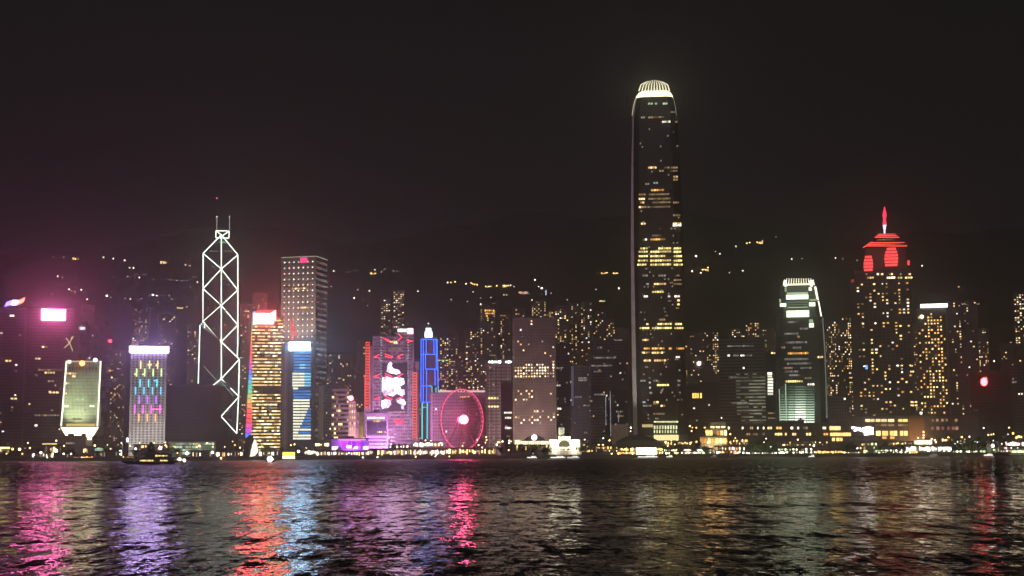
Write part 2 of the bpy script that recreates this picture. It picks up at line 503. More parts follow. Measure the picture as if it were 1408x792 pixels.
m.build('sign', [glow('sign_deep_blue', (.14, .10, 1), 6, 0, 'AUTO'), glow('sign_pale', (1, .55, .9), 6, 0, 'AUTO'), glow('sign_orange_red', (1, .10, .07), 7, 0, 'AUTO')], b.root)
b.rows([(434, [(13, 20, W_WHT)]), (496, [(7, 16, W_WARM)]), (548, [(14, 24, W_YEL)]), (458, [(0, 4, W_WHT)])], 3.9)

# 2  tower with the pink sign
b = Bld('office_tower', 'broad dark tower topped by a glowing blank pink rectangle sign', 'skyscraper', 34, 100, 424, 1840, 40)
b.wall(wall('violet_stone', (.17, .13, .155), pw=3, ph=3.9))
b.panel('sign', 57, 425.5, 90, 440.5, SIGN_PINK, .6, 1.2)
b.grid(16, 3.9, rnd(.018, [W_WARM, W_YEL, W_WARMD, W_WHTD]), ww=.75, wh=.4, maxp=40)
b.rows([(477, [(57, 66, W_WARM)]), (493, [(48, 56, W_YEL)]), (508.5, [(52, 87, W_WARMD)]), (512.3, [(61, 76, W_YEL)]), (516, [(47, 53, W_WARMD)]),
        (524, [(65, 75, W_WARMD)]), (539.5, [(67, 81, W_WARM)]), (571, [(47, 82, W_WARMD)]), (585, [(47, 52, W_WHT)])], 3.9)

# 3-4  the two ribbed octagonal towers
def ribbed(label, x0, x1, ytop, Y, sx0, sx1, sy0, sy1, text=None):
    b = Bld('octagonal_tower', label, 'skyscraper', x0, x1, ytop, Y, 34)
    w = b.w; cx = (b.u0 + b.u1) / 2
    def octa(r, z): return [(cx + r * math.cos(R(22.5 + 45 * i)), w / 2 + r * math.sin(R(22.5 + 45 * i)), z) for i in range(8)]
    rg = []; z = 0; r = w / 2
    while z < b.h - 16:
        rg += [octa(r, z), octa(r, z + 9), octa(r * .84, z + 10), octa(r * .84, z + 15)]; z += 16
    rg += [octa(r * .9, b.h - 1), octa(r * .9, b.h)]
    MB().loft(rg).build('wall', GLASSV, b.root)
    rf_ = MB().prism([(p[0], p[1]) for p in octa(r * .55, 0)], b.h, b.h + 4).build('roof', ROOFM, b.root)
    MB().beam((cx, w / 2, b.h + 4), (cx, w / 2, b.h + 13), .6).build('antenna', STEEL, rf_)
    if text:
        fc = bpy.data.curves.new('lettering', 'FONT'); fc.body = text; fc.extrude = .25; fc.align_x = 'CENTER'; fc.align_y = 'BOTTOM'
        ua, ub, za, zb = b.rect(sx0, sy0, sx1, sy1)
        fc.size = (zb - za) * 1.42; fc.materials.append(SIGN_WHT)
        fo = link('lettering', fc, b.root, ((ua + ub) / 2, -.6, za)); fo.rotation_euler = (R(90), 0, 0)
        bpy.context.view_layer.update()
        fo.scale.x = (ub - ua) / max(fo.dimensions.x, .1)
        bpy.context.view_layer.update()
        me = bpy.data.meshes.new_from_object(fo.evaluated_get(bpy.context.evaluated_depsgraph_get()))
        mo = link('lettering', me, b.root, fo.location); mo.rotation_euler = fo.rotation_euler; mo.scale = fo.scale
        bpy.data.objects.remove(fo); mo.name = 'lettering'
    else:
        b.panel('sign', sx0, sy0, sx1, sy1, SIGN_WHTD, .6, .5)
    return b
b = ribbed('ribbed dark octagonal tower with a small plain white sign at its top', 103, 124, 446, 2010, 109.5, 117, 449.5, 453.5)
b.rows([(485, [(108, 111, W_WHTD)]), (508.5, [(104, 118, W_WARMD)])], 4)
b = ribbed('pale ribbed octagonal tower with white LIPPO lettering at its top', 126, 154, 446, 1960, 128.5, 146.5, 454, 447.5, 'LIPPO')
MB().ball(((b.L(151.5, 469))[0], -2.5, b.L(151.5, 469)[1]), 2.6).build('red_lamp', glow('lamp_red_soft', (1, .06, .10), 2.2, 0, 'AUTO'), b.root)
b.rows([(509.5, [(149, 156.5, W_AMB)]), (519, [(152.5, 155, W_WHT)]), (521, [(152, 159, W_WHTD)]), (534.5, [(156, 158.5, W_WARMD)]), (541.5, [(156.5, 158.5, W_WARM)])], 4)

# 5  narrow dark block with a crossed neon sign
b = Bld('office_block', 'narrow dark block with a crossed yellow neon sign near its top', 'office block', 84, 107, 461, 1790, 26)
b.wall(GLASSV)
NX_ = glow('neon_straw', (1, .85, .42), .6)
for pts in (((90.5, 464.5), (96, 472), (100, 483)), ((88.5, 478.5), (94, 473.5), (101, 462))):
    b.tube(pts, NX_, 1.1)
b.grid(6, 3.8, rnd(.05, [W_WARM, W_WARMD]), ww=.7, wh=.4, maxp=25)

# 6  the lantern building on its glowing tapered foot
b = Bld('office_block', 'green glass lantern building with cream lit edges on a glowing tapered white foot', 'office block', 87, 138, 495, 1560, 30, yref=550)
zt = b.h; u0, u1 = b.u0, b.u1
zf = b.L(112, 586)[1]; zfb = b.L(112, 600)[1]; cx = (u0 + u1) / 2
m = MB()
m.loft([[(u0 - .8, 0, zf), (u1 + .8, 0, zf), (u1 + .8, 30, zf), (u0 - .8, 30, zf)], [(u0 + .5, 0, zt), (u1 - .5, 0, zt), (u1 - .5, 30, zt), (u0 + .5, 30, zt)]])
m.build('wall', wall('green_tinted_panel', (.40, .44, .35), pw=1.35, ph=3.6, gap=.3, mort=.25, rough=.45), b.root)
wl, wr = b.L(83.5, 588)[0], b.L(135.5, 588)[0]; nl, nr = b.L(91, 599)[0], b.L(128, 599)[0]
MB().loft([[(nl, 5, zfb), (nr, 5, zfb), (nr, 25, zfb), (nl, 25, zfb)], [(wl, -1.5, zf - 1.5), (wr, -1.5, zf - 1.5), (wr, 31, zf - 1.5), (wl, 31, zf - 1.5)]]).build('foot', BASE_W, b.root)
MB().box(wl, wr, -1.6, 31, zf - 1.4, zf - .05).build('ledge', WHITE, b.root)
MB().box(nl + .5, nr - .5, 5.5, 24.5, 0, zfb - .03).build('podium', CONCD, b.root)
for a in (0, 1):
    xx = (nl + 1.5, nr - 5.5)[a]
    MB().box(xx, xx + 4, 3, 5, zfb - 3.5, zfb).build('foot_glow', BASE_W, b.root)
for pts in (((91.5, 496.5), (84, 586)), ((138.5, 496.5), (133.8, 586))):
    b.tube(pts, EDGE_W, 1.5, .9, 'edge_light')
b.tube(((92, 497), (138, 497)), glow('edge_lights_cream_soft', (1, .9, .62), .5), 1.0, .9, 'edge_light')
for i in range(9):
    xx = 95 + i * 4.5
    b.panel('slot', xx, 504, xx + 2.3, 509.5, DARKM, .05, .3)
b.panel('window', 91, 586.2, 131, 582.5, glow('lit_ledge_yellow', (1, .78, .22), .55), .05, .3)
for x, y, r, mt in ((113, 499.5, 2.6, glow('lamp_orange', (1, .25, .05), 8, 0, 'AUTO')), (95.5, 497.5, 2.0, EDGE_W), (131, 495, 2.2, glow('lamp_lilac', (.8, .75, 1), 3, 0, 'AUTO')), (123, 492.5, 1.0, W_COOL)):
    u, z = b.L(x, y); MB().ball((u, -1.5, z), r).build('roof_lamp', mt, b.root)
b.rows([(513.5, [(90, 105, W_WARM)]), (517.5, [(99, 104, W_WARM)]), (527, [(90, 96, W_YEL)]), (541, [(88, 92, W_WARM)]), (558.3, [(88, 95, W_WHT), (123, 132, W_WHT)]), (563, [(113, 118, W_WHT)]), (549, [(100, 116, W_GRN)]), (576, [(100, 112, W_WARMD)])], 3.4, 2.4)
lamp('SPOT', (b.o.x - 6, b.Y - 42, 30), 260000, (.88, 1, .58), 2, (b.o.x, b.Y, 62), 58)
c = Bld('plant_house', 'low dark block with a stair pillar before the glowing lantern foot', 'low building', 85, 112, 600.5, 1500, 14)
c.wall(CONCD); c.wall(CONCD, u0=c.u1, u1=c.u1 + 4.5, z1=c.h + 3.2, roof=False, name='stair_pillar')
c.rows([(609.5, [(90, 103, W_WHTD)])], 3.2, 3)

# 7  hotel with neon bars
b = Bld('hotel_tower', 'white hotel slab with a grid of dark windows and rainbow neon bars', 'hotel', 178.5, 228, 484, 1570, 24, yref=545)
b.wall(wall('white_tile', (.62, .59, .56), pw=4.3, ph=2.9, gap=.1, mort=.8))
b.panel('sign', 178, 476.5, 232, 485, SIGN_VIO, -.2, 2.0)
b.grid(9, 2.85, lambda r, c, nr, nc: None, z0=8, ww=.5, wh=.5, dark=plain('hotel_dark_glass', (.05, .05, .055), .3))
NB = {k: glow('neon_bar_' + k, c, 1.6) for k, c in dict(yellow=(1, .72, .25), lime=(.62, 1, .25), cyan=(.08, .75, .85), sky=(.1, .55, .85), violet=(.42, .16, 1), magenta=(.9, .12, .8), pink=(1, .22, .6), orange=(1, .45, .2)).items()}
bars = [(496, 507, (193.6, 205.5, 216.8), 'yellow'), (507, 517.5, (188, 199, 210.5, 221.8), 'lime'), (521.5, 532, (192.7, 204.3, 215.7), 'cyan'), (532.3, 542.5, (186.6, 198, 209.5, 221), 'sky'),
        (544, 555, (191.8, 203, 214.5), 'violet'), (556.8, 568.5, (185.5, 197, 208, 219.8), 'magenta'), (568.8, 579.5, (191, 202.5, 213.6), 'orange')]
for y0, y1, xs_, k in bars:
    for x in xs_:
        b.panel('neon_bar', x - .75, y0, x + .75, y1, NB[k], .7, .6)
for x0, x1, y, k in ((202.5, 209, 501.5, 'yellow'), (213.6, 216.2, 502, 'yellow'), (184.5, 187.4, 514.5, 'lime'), (195.5, 198.4, 514.5, 'lime'), (211.2, 214.9, 523.3, 'sky'), (189.5, 191.2, 552, 'violet'), (209, 222, 562.5, 'pink')):
    b.panel('neon_bar', x0, y - .7, x1, y + .7, NB[k], .65, .5)

for dx in (-14, 14): lamp('AREA', tuple(b.o + b.n * 50 + b.e * dx + Vector((0, 0, 6))), 16000, (1, .92, .88), 5, tuple(b.o + b.e * dx * .6 + Vector((0, 0, 50))))
# 8  dark windowless block in front of the triangulated tower
b = Bld('office_block', 'dark almost windowless block hiding the foot of the triangulated tower', 'office block', 228, 303, 531, 1600, 30, yref=570)
b.wall(wall('dark_brown_slab', (.085, .07, .078), pw=1.5, ph=3.4, gap=.15, mort=.7))
b.grid(20, 3.4, lambda r, c, nr, nc: None, ww=.6, wh=.4, dark=plain('tinted_black_glass', (.03, .03, .035), .25))
c = Bld('glass_pavilion', 'low glass pavilion lit pale green below the dark windowless block', 'pavilion', 231, 297, 607, 1500, 16)
c.wall(WHITE, z1=c.h)
c.grid(14, 3.1, rnd(.7, [W_GRN, W_GRN, W_YEL, W_WHTD]), z0=2.5, ww=.86, wh=.7, maxp=60, dark=glow('lit_glass_green_dim', (.62, .9, .6), .16), th=.3)

# 9  the tower of white triangles
Yb = 2040
b = Bld('triangulated_tower', 'tall black tower outlined by white neon triangles with twin masts', 'skyscraper', 278, 327, 322, Yb, 50, yref=440)
def bp(px, py, dy):                                   # a point of the tower, dy metres behind its middle
    p = at(px, py, Yb + dy); q = p - b.o
    return (q.dot(b.e), q.dot(Vector((-math.sin(b.th), math.cos(b.th), 0))), p.z)
GB = GLASSB
def prism3(name, pts_top, mat):
    MB().loft([[(x, y, 0) for x, y, z in pts_top], pts_top]).build(name, mat, b.root)
C_ = lambda y: bp(304.3, y, 0); SW = lambda y: bp(279.3, y, 26); SE = lambda y: bp(327, y, 26); NW = lambda y: bp(275, y, -24); NE = lambda y: bp(329, y, -24)
prism3('wall', [SW(349), C_(323), SE(351)][::1], GB)
prism3('east_shaft', [C_(471), NE(495), SE(495)], GB)
prism3('west_shaft', [NW(448), C_(470), SW(444)][::-1] and [NW(448), C_(470), SW(444)], GB)
prism3('front_shaft', [NW(531), bp(317, 531, -24), C_(522)], GB)
nodes = [[C_(323), SW(348.5)], [C_(323), SE(350.5)], [SW(348.5), C_(370)], [SE(350.5), C_(370)], [C_(323), C_(521)], [C_(370), SW(397)], [C_(370), SE(399)],
         [SW(397), C_(420)], [SE(399), C_(420)], [C_(420), SW(442)], [C_(420), SE(447)], [SW(348.5), SW(528)], [SE(350.5), SE(473)],
         [SW(442), C_(470)], [SE(447), C_(470)], [C_(470), NE(494)], [C_(470), SW(496)], [SW(496), C_(521)], [NE(494), C_(521)], [C_(521), bp(290.5, 532, -24)],
         [C_(521), bp(328, 545, -24)], [NE(494), bp(328, 545, -24)], [NW(447), bp(272.5, 529, -24)], [SE(473), bp(323, 540, 20)], [bp(277, 445, 0), bp(275, 529, 0)], [bp(281.5, 443, -8), bp(280, 500, -8)],
         [bp(328, 546, -24), bp(304.5, 572, -24)], [bp(304.5, 573, -24), bp(325.5, 596, -24)], [bp(328, 545, -24), bp(325.5, 596, -24)], [C_(470), bp(322, 495, 12)]]
for a, c in nodes:
    dv = Vector((0, -1.4, 0))
    MB().beam(Vector(a) + dv, Vector(c) + dv, 1.4).build('neon_tube', NEON_W, b.root)
for a, c in (((bp(279.8, 503, -24)), bp(299, 524, -24)), (bp(306, 527, -24), bp(321, 545, -24))):
    MB().beam(Vector(a) + dv, Vector(c) + dv, 1.0).build('neon_tube', glow('neon_white_dim', (.75, .95, .75), .3), b.root)
tl, tr = bp(296.8, 327, 0), bp(315, 317.2, 0)
MB().box(tl[0] + .6, tr[0] - .6, tl[1], tl[1] + 12, tl[2], tr[2]).build('mast_platform', GB, b.root)
ya = tl[1] - .5
for p_, q_ in (((tl[0], tl[2]), (tr[0], tl[2])), ((tl[0], tr[2]), (tr[0], tr[2])), ((tl[0], tl[2]), (tl[0], tr[2])), ((tr[0], tl[2]), (tr[0], tr[2])), ((tl[0], tr[2]), ((tl[0] + tr[0]) / 2, tl[2] + 3)), ((tr[0], tr[2]), ((tl[0] + tr[0]) / 2, tl[2] + 3))):
    MB().beam((p_[0], ya, p_[1]), (q_[0], ya, q_[1]), 1.3).build('neon_tube', NEON_W, b.root)
for x, yt, ym in ((298.2, 273, 298), (315.6, 290, 298)):
    a, mid, c = bp(x, 317, 4), bp(x, ym, 4), bp(x, yt, 4)
    mo_ = MB().beam(a, mid, 1.1).build('mast', glow('mast_lights', (.9, .85, .8), .35), b.root)
    MB().beam(mid, c, .9, 0, .5).build('mast_tip', STEEL, mo_)
    MB().ball(mid, .9).build('mast_lamp', W_WHT, mo_)
MB().ball(bp(298.2, 272.5, 4), 1.0).build('mast_lamp', glow('lamp_red_tiny', (1, .15, .25), 1.4), b.root)
for x0, x1, y in ((288, 300, 345.2), (306, 320, 345.2), (301, 311, 333)):
    u0, z = b.L(x0, y, 2); u1, _ = b.L(x1, y, 2)
    for i in range(5):
        link('window', boxlet((u1 - u0) / 5 * .8, 2, .3, W_WARMD if y > 340 else W_GRN), b.root, (u0 + (u1 - u0) * (i + .5) / 5, bp(304, 345, -2)[1], z))
for i in range(46):
    x = random.uniform(283, 323); y = random.uniform(360, 600)
    if y < 545 or x > 305:
        q_ = bp(x, y, -25.4 if y > 525 else -2)
        link('window', boxlet(2.6, 1.4, .3, random.choice((W_WARMD, W_WHTD, W_WARMD))), b.root, q_)

# 10  gold striped tower
b = Bld('office_tower', 'gold striped office tower with a rainbow left flank and a hot pink white sign', 'office block', 345.5, 389, 437, 1640, 30, yref=520)
b.wall(wall('gold_spandrel', (.22, .16, .08), pw=3, ph=3.6, gap=.15, mort=.6))
MB().box(b.u0 + 4, b.u1 - 8, .4, 16, b.h, b.h + 9).build('sign_frame', CONCD, b.root)
b.panel('sign', 349, 431, 376, 445.5, SIGN_HOT, .3, 1.5)
MB().add([(b.L(370, 432)[0], -1.5, b.L(370, 432)[1]), (b.L(379, 426)[0], -1.5, b.L(379, 427)[1]), (b.L(379, 440)[0], -1.5, b.L(379, 440)[1]), (b.L(372, 445)[0], -1.5, b.L(372, 445)[1]),
          (b.L(370, 432)[0], 0, b.L(370, 432)[1]), (b.L(379, 426)[0], 0, b.L(379, 427)[1]), (b.L(379, 440)[0], 0, b.L(379, 440)[1]), (b.L(372, 445)[0], 0, b.L(372, 445)[1])],
         [(0, 3, 2, 1), (4, 5, 6, 7), (0, 1, 5, 4), (1, 2, 6, 5), (2, 3, 7, 6), (3, 0, 4, 7)]).build('sign', SIGN_HOT, b.root)
G1, G2, G3 = glow('window_gold', (1, .68, .24), 1.0, .5), glow('window_gold_dim', (1, .60, .20), .35, .6), glow('window_gold_bright', (1, .82, .46), 1.9, .4)
zdark = (b.L(370, 542)[1], b.L(370, 532)[1])
bw = {}
def gold(r, c, nr, nc):
    z = b.h - 1.1 - 3.62 * (r + .5)
    if zdark[0] < z < zdark[1] and c >= 4: return None
    k = bw.setdefault(r, random.choice((.95, .9, .55, .95, .8)))
    return (random.choice((G1, G1, G3, G2)) if random.random() < k else random.choice((None, G2)))
b.grid(12, 3.62, gold, z0=7, ww=.95, wh=.42, maxp=100, marg=.01, dark=plain('gold_tint_glass', (.10, .08, .04), .3))
b.panel('dark_band', 361, 533, 392, 541, DARKM, .5, .6)
zz = b.h; rb = [(1, .1, .12), (.62, .1, .9), (.15, .12, 1), (.1, .45, .8), (.1, .75, .35), (.9, .5, .12), (1, .12, .15)]
ncol = 26; y0, y1 = 428, 602
for i in range(ncol):
    ya_, yb_ = y0 + (y1 - y0) * i / ncol, y0 + (y1 - y0) * (i + 1) / ncol
    t = (i / ncol * 2.0 + .12) % 1 * 6; k = int(t); fr = t - k
    c0, c1 = rb[(k + 2) % 7], rb[(k + 3) % 7]; cc = tuple(c0[j] * (1 - fr) + c1[j] * fr for j in range(3))
    xl = 347 - 10 * (ya_ - y0) / (y1 - y0); 
    wdt = (7.5 if ya_ > 444 else 4.5) + 1.0 * (ya_ - y0) / (y1 - y0)
    b.panel('light_strip', xl, ya_ + .35, min(xl + wdt, 346.5 if ya_ > 444 else 352), yb_ - .35, glow('rainbow_%d' % i, cc, .95), .9, .8)
MB().box(b.L(337, 600)[0], b.u0 - .02, .05, 20, 0, b.h).build('flank', CONCD, b.root)

# 11  tall tower of bright dots, seen on its corner
b = Bld('office_tower', 'tall floodlit tower with dotted facade and pale roof edge behind the blue tower', 'skyscraper', 386, 434, 354, 2020, 44, yaw=R(-22), yref=430)
b.wall(wall('ribbed_stone', (.34, .30, .28), pw=5.2, ph=7.6, gap=.5, mort=.45))
b.grid(7, 8.0, lambda r, c, nr, nc: (glow('floodlit_dot', (1, .90, .76), 1.9, .45) if r < 16 else (W_WHTD if random.random() < .6 else None)), ww=.19, wh=.20, maxp=100, z0=20)  # bright dots of the floodlit columns, made as glowing panes
b.grid(7, 8.0, lambda r, c, nr, nc: (W_WHTD if random.random() < .8 else None), ww=.5, wh=.42, maxp=100, side='right', z0=20)
b.rows([(397, [(401, 424, W_WARM)]), (423, [(413, 426, W_WARM)])], 4, 4)
for p_, q_ in (((b.u0, -.4), (b.u1 + .4, -.4)), ((b.u1 + .4, -.4), (b.u1 + .4, b.d))):
    MB().beam((p_[0], p_[1], b.h + .8), (q_[0], q_[1], b.h + .8), 1.1).build('edge_light', glow('edge_lights_pale', (1, .95, .72), .32), b.root)
b.panel('sign', 413.5, 354.5, 422.5, 361, glow('sign_magenta_red', (1, .05, .22), 1.6, 0, 'AUTO'), .5, .8)
lamp('SPOT', tuple(b.o + b.n * 70 + Vector((0, 0, 140))), 300000, (1, .80, .62), 3, tuple(b.o + Vector((0, 0, 200))), 60)
MB().box(b.u0 - 1.0, b.u0 - .05, 8, 12, b.h - 12, b.h + .5).build('antenna', STEEL, b.root)

# 12  blue striped tower with the red lattice mast
b = Bld('office_tower', 'blue and white striped LED tower with a glowing blue white sign on top', 'office block', 396, 428, 480, 1620, 26, yref=540)
b.wall(plain('navy_panel', (.06, .07, .10), .4))
b.panel('sign', 397.5, 470.5, 426.5, 482, SIGN_BLU, -.3, 2.2)
MB().box(b.L(386, 540)[0], b.u0 - .02, .3, 24, 0, b.L(392, 472)[1]).build('flank', CONCD, b.root)
MB().box(b.L(391, 540)[0], b.L(393.5, 540)[0], -.3, .28, 0, b.L(392, 472)[1]).build('pilaster', CONCP, b.root)
BL1, BL2, BL3, BLD = glow('led_blue', (.05, .30, .85), .62, .3), glow('led_cyan', (.20, .65, 1), .9, .25), glow('led_cream', (.95, .95, .72), .95, .2), glow('led_deep_blue', (.03, .12, .45), .35, .3)
n = 30
for i in range(n):
    y = 485.5 + i * 4.05
    if y > 604: break
    e = 405.0 if y > 484 else 404
    cut = 428 - (y - 556) * .40 if y > 548 else (428 - (y - 538) * 1.6 if 530 < y else 428)
    f_ = [(402, 411, BL3), (411, 419, BL3), (419, 427.5, BL2)] if 513 < y < 532 else [(404, 412, BL1), (412, 420, BL2 if random.random() < .5 else BL1), (420, 427.5, BL1)]
    if y > 532 and y < 545: f_ = [(403, 411, BL1), (411, 419, BL1), (419, 427.5, BL1)] if y > 538 else [(403, 410, BL3), (410, 418, BLD), (418, 427.5, BLD)]
    if y >= 548:
        cx_ = 425 - (y - 560) * .42 if y > 560 else 426
        cx_ = max(cx_, 407)
        f_ = [(403, min(cx_, 413), BL3)] + ([(413, cx_, BL3)] if cx_ > 414 else []) + ([(cx_ + .3, 427.5, BL1 if y < 590 else random.choice((BL2, BL1, BL3)))] if cx_ < 426 else [])
    for x0, x1, mt in f_:
        b.panel('led_strip', x0, y - 1.25, x1 - .25, y + 1.25, mt, .3, .4)
mst = Bld('lattice_mast', 'red lit lattice mast standing behind the blue white sign', 'mast', 398, 411, 437, 1640, 10)
zb_ = mst.L(404, 470)[1]
for (xa, ya_), (xb, yb_) in (((400.5, 468), (400, 438)), ((403.5, 468), (403, 438)), ((410.5, 465), (403.3, 448)), ((400, 438), (403, 438)), ((400.2, 446), (403.2, 446)), ((400.2, 454), (406, 454)), ((400.4, 461), (408.8, 461)), ((400.4, 454), (408.6, 461)), ((400.2, 446), (403.4, 454))):
    ua, za = mst.L(xa, ya_); ub, zc = mst.L(xb, yb_)
    MB().beam((ua, 4, za), (ub, 4, zc), .9).build('strut', glow('mast_red', (1, .08, .10), .75), mst.root)
MB().box(mst.u0 - 2, mst.u1 + 1, 1, 9, 0, zb_ + .5).build('base', CONCD, mst.root)

# 13  plain grey slab and its neighbours
b = Bld('office_block', 'plain grey mauve slab with a paler left strip beside the dotted tower', 'office block', 437, 456, 529, 1660, 24)
b.wall(CONCP); b.panel('pale_strip', 438, 531, 444.5, 604, WHITE, .05, .4)
b.grid(7, 3.6, rnd(.05, [W_WHTD, W_WHT]), ww=.5, wh=.45, maxp=20, keep=.9)
b = Bld('office_block', 'banded office block with dark strips between the grey slab and the lit clock turret', 'office block', 456, 480, 535, 1640, 24)
b.wall(wall('tan_band', (.36, .31, .27), pw=24, ph=3.6, gap=.1, mort=.5))
b.grid(8, 5.0, rnd(.35, [W_WARM, W_YEL, W_WARMD, W_WARMD]), ww=.97, wh=.45, maxp=50, marg=.01)
b = Bld('clock_turret', 'warm floodlit stone turret with a pink red lamp on top', 'turret', 479, 489.5, 552, 1600, 9)
STO = plain('sandstone', (.58, .50, .36), .8)
b.wall(STO)
for x in (481.5, 484.5, 487.5):
    for y in (558, 566, 574, 582, 590): b.panel('window', x - .7, y - 1.8, x + .7, y + 1.8, W_WARM, .05, .3)
MB().loft([[(b.u0 + 1, 1, b.h), (b.u1 - 1, 1, b.h), (b.u1 - 1, 8, b.h), (b.u0 + 1, 8, b.h)], [(b.u0 + 3.4, 3.6, b.h + 5), (b.u1 - 3.4, 3.6, b.h + 5), (b.u1 - 3.4, 5.4, b.h + 5), (b.u0 + 3.4, 5.4, b.h + 5)]]).build('spire', CONCD, b.root)
u, z = b.L(482.5, 547.5); MB().ball((u, -1, z), 2.7).build('red_lamp', glow('lamp_pink', (1, .25, .30), 6, 0, 'AUTO'), b.root)
lamp('AREA', (b.o.x, b.Y - 8, 8), 9000, (1, .72, .3), 3, (b.o.x, b.Y, 40))
b = Bld('stone_block', 'small warm lit stone block right of the clock turret', 'low building', 490, 500, 566, 1610, 12)
b.wall(STO); 
for x in (492, 495, 498):
    for y in (571, 579, 587): b.panel('window', x - .6, y - 1.6, x + .6, y + 1.6, W_WARMD, .05, .3)
lamp('AREA', (b.o.x, b.Y - 7, 8), 4000, (1, .66, .35), 3, (b.o.x, b.Y, 30))
b = Bld('purple_pavilion', 'low waterfront pavilion glowing purple under a pink roof line', 'pavilion', 455, 507, 604, 1475, 16)
b.wall(plain('lilac_render', (.50, .40, .60), .6))
b.panel('roof_light', 465, 603.6, 503, 605.2, glow('neon_pink', (1, .35, .5), .9), .4, .5)
PUR, PUR2 = glow('lit_glass_purple', (.45, .04, 1), 1.1, .3, 'AUTO'), glow('lit_glass_pink_white', (1, .72, .95), 2.6, .3, 'AUTO')
for x0, x1, y0, y1, mt in ((471, 477, 607, 618, PUR), (478, 483, 606.5, 612, PUR), (484, 489, 607, 616, PUR), (490, 495, 607, 613, PUR), (496, 500.5, 607, 618, PUR), (456.5, 465.5, 614, 618.5, PUR2), (476.5, 483, 612.5, 616, PUR2), (486, 492, 614, 616.8, PUR2), (499, 506.5, 613.5, 618, PUR2)):
    b.panel('window', x0, y0, x1, y1, mt, .1, .4)
lamp('AREA', (b.o.x, b.Y - 14, 14), 12000, (.55, .12, 1), 8, (b.o.x + 6, b.Y, 22))

# 14  the bank hung from red trusses
b = Bld('bank_tower', 'bank tower with red hanger trusses and a huge white lit screen', 'skyscraper', 512, 569, 463, 1700, 40, yref=530)
b.wall(wall('grey_module', (.30, .28, .31), pw=2.4, ph=3.9, gap=.3, mort=.5))
MB().box(b.L(501, 530)[0], b.u0 - .03, 4, 38, 0, b.L(506, 476)[1]).build('west_wing', CONCG, b.root)
MB().box(b.u1 + .03, b.L(576, 530)[0], 4, 38, 0, b.L(572, 497)[1]).build('east_wing', CONCG, b.root)
def ladder(x0, x1, y0, y1, mat, n, nm='led_ladder'):
    m_ = MB()
    for i in range(n):
        ya_ = y0 + (y1 - y0) * i / n
        ua, ub, za, zb2 = b.rect(x0, ya_, x1, ya_ + (y1 - y0) / n * .5); m_.box(ua, ub, -.8, -.1, za, zb2)
    ua, ub, za, zb2 = b.rect(x0, y0, x1, y1)
    for uu in (ua, ub): m_.box(uu - .35, uu + .35, -.9, -.2, za, zb2)
    m_.build(nm, mat, b.root)
ladder(503, 508, 470, 562, LED_RED, 24)
ladder(567.5, 573, 512, 604, glow('led_coral', (1, .16, .12), .85), 24)
ladder(501.5, 503, 516, 562, LED_RED, 12)
HANG = glow('truss_lights_red', (1, .06, .12), 1.6, 0, 'NONE')
def vee(x0, y0, x1, y1): b.tube(((x0, y0), (x1, y1)), HANG, 1.1, 1.4, 'truss')
for yy in (491, 518, 549):
    vee(514, yy, 522, yy - 3.5); vee(514, yy, 522, yy + 1)
    vee(529, yy - 4.5, 539.5, yy); vee(529, yy - 1.5, 539, yy + 1.5)
    vee(554.5, yy - 4, 546.5, yy); vee(554.5, yy - 4, 546, yy - .5); vee(546, yy, 551, yy + 2)
vee(527, 465, 536, 470.5); vee(525.5, 464.5, 536, 468.5); vee(548, 459, 552.5, 464); vee(552.5, 464, 547, 468.5); vee(559, 467, 567.5, 469.5); vee(560, 471, 567.5, 468.5)
vee(542, 579, 555, 583); vee(555, 577, 543, 584); vee(541, 578, 555, 577)
for xa in (524, 561):
    m_ = MB()
    for i in range(40):
        yy = 463 + i * 3.55
        ua, ub, za, zb2 = b.rect(xa - 1.1, yy, xa + 1.1 + (i % 2) * .8, yy + 1.9); m_.box(ua, ub, -1.2, -.1, za, zb2)
    m_.build('mast_ladder', glow('ladder_lights', (.9, .82, 1), .35, 0, 'NONE', .6, .4), b.root)
SCR = glow('screen_white_violet', (.88, .62, 1), 2.6, 0, 'AUTO', .75, .22)
ua, ub, za, zb2 = b.rect(524, 500, 560, 566)
MB().box(ua, ub, -.95, -.35, za, zb2).build('screen', plain('screen_black', (.03, .025, .035), .4), b.root); scr_ = [o for o in b.root.children if o.name.startswith('screen')][-1]
def blob(pts):
    ps = [b.L(x, y) for x, y in pts]
    MB().loft([[(u_, -1.3, z_) for u_, z_ in ps][::1], [(u_, -1.0, z_) for u_, z_ in ps]]).build('screen_image', SCR, scr_)
blob([(531, 511), (533, 507), (531.5, 504), (534, 500), (537, 497), (539.5, 500), (538, 503), (541, 507), (549, 509), (551, 513), (545, 515), (536, 513)])
blob([(525.5, 519), (533, 517.5), (540, 520), (549, 517.5), (555.5, 521), (556, 528), (550, 531), (552, 536), (556, 535), (556.5, 542), (553, 545), (546, 541), (540, 545), (533, 543), (528, 545), (525, 538)])
blob([(524.5, 551), (530, 549.5), (536.5, 550), (538, 556), (533, 561), (526, 562.5), (524, 558)])
blob([(544, 549), (549, 548), (556, 549), (558, 555), (555, 559), (556, 563), (552, 563), (551, 556), (546, 553)])
b.panel('sign', 547, 452.3, 561, 456.5, SIGN_WHT, .4, .8); b.panel('sign', 560.5, 451.5, 568, 459, glow('sign_rose', (1, .35, .5), 5, 0, 'AUTO'), .5, .9)
MB().box(b.L(545, 460)[0], b.L(569, 460)[0], .6, 12, b.h, b.L(556, 458)[1]).build('plant_room', CONCG, b.root)
b.rows([(470, [(536, 546, W_YEL)]), (479.5, [(534, 551, W_WARMD)]), (565.5, [(541, 557, W_WARM)]), (471.5, [(541, 547, W_WARM)])], 3.6, 2.8)
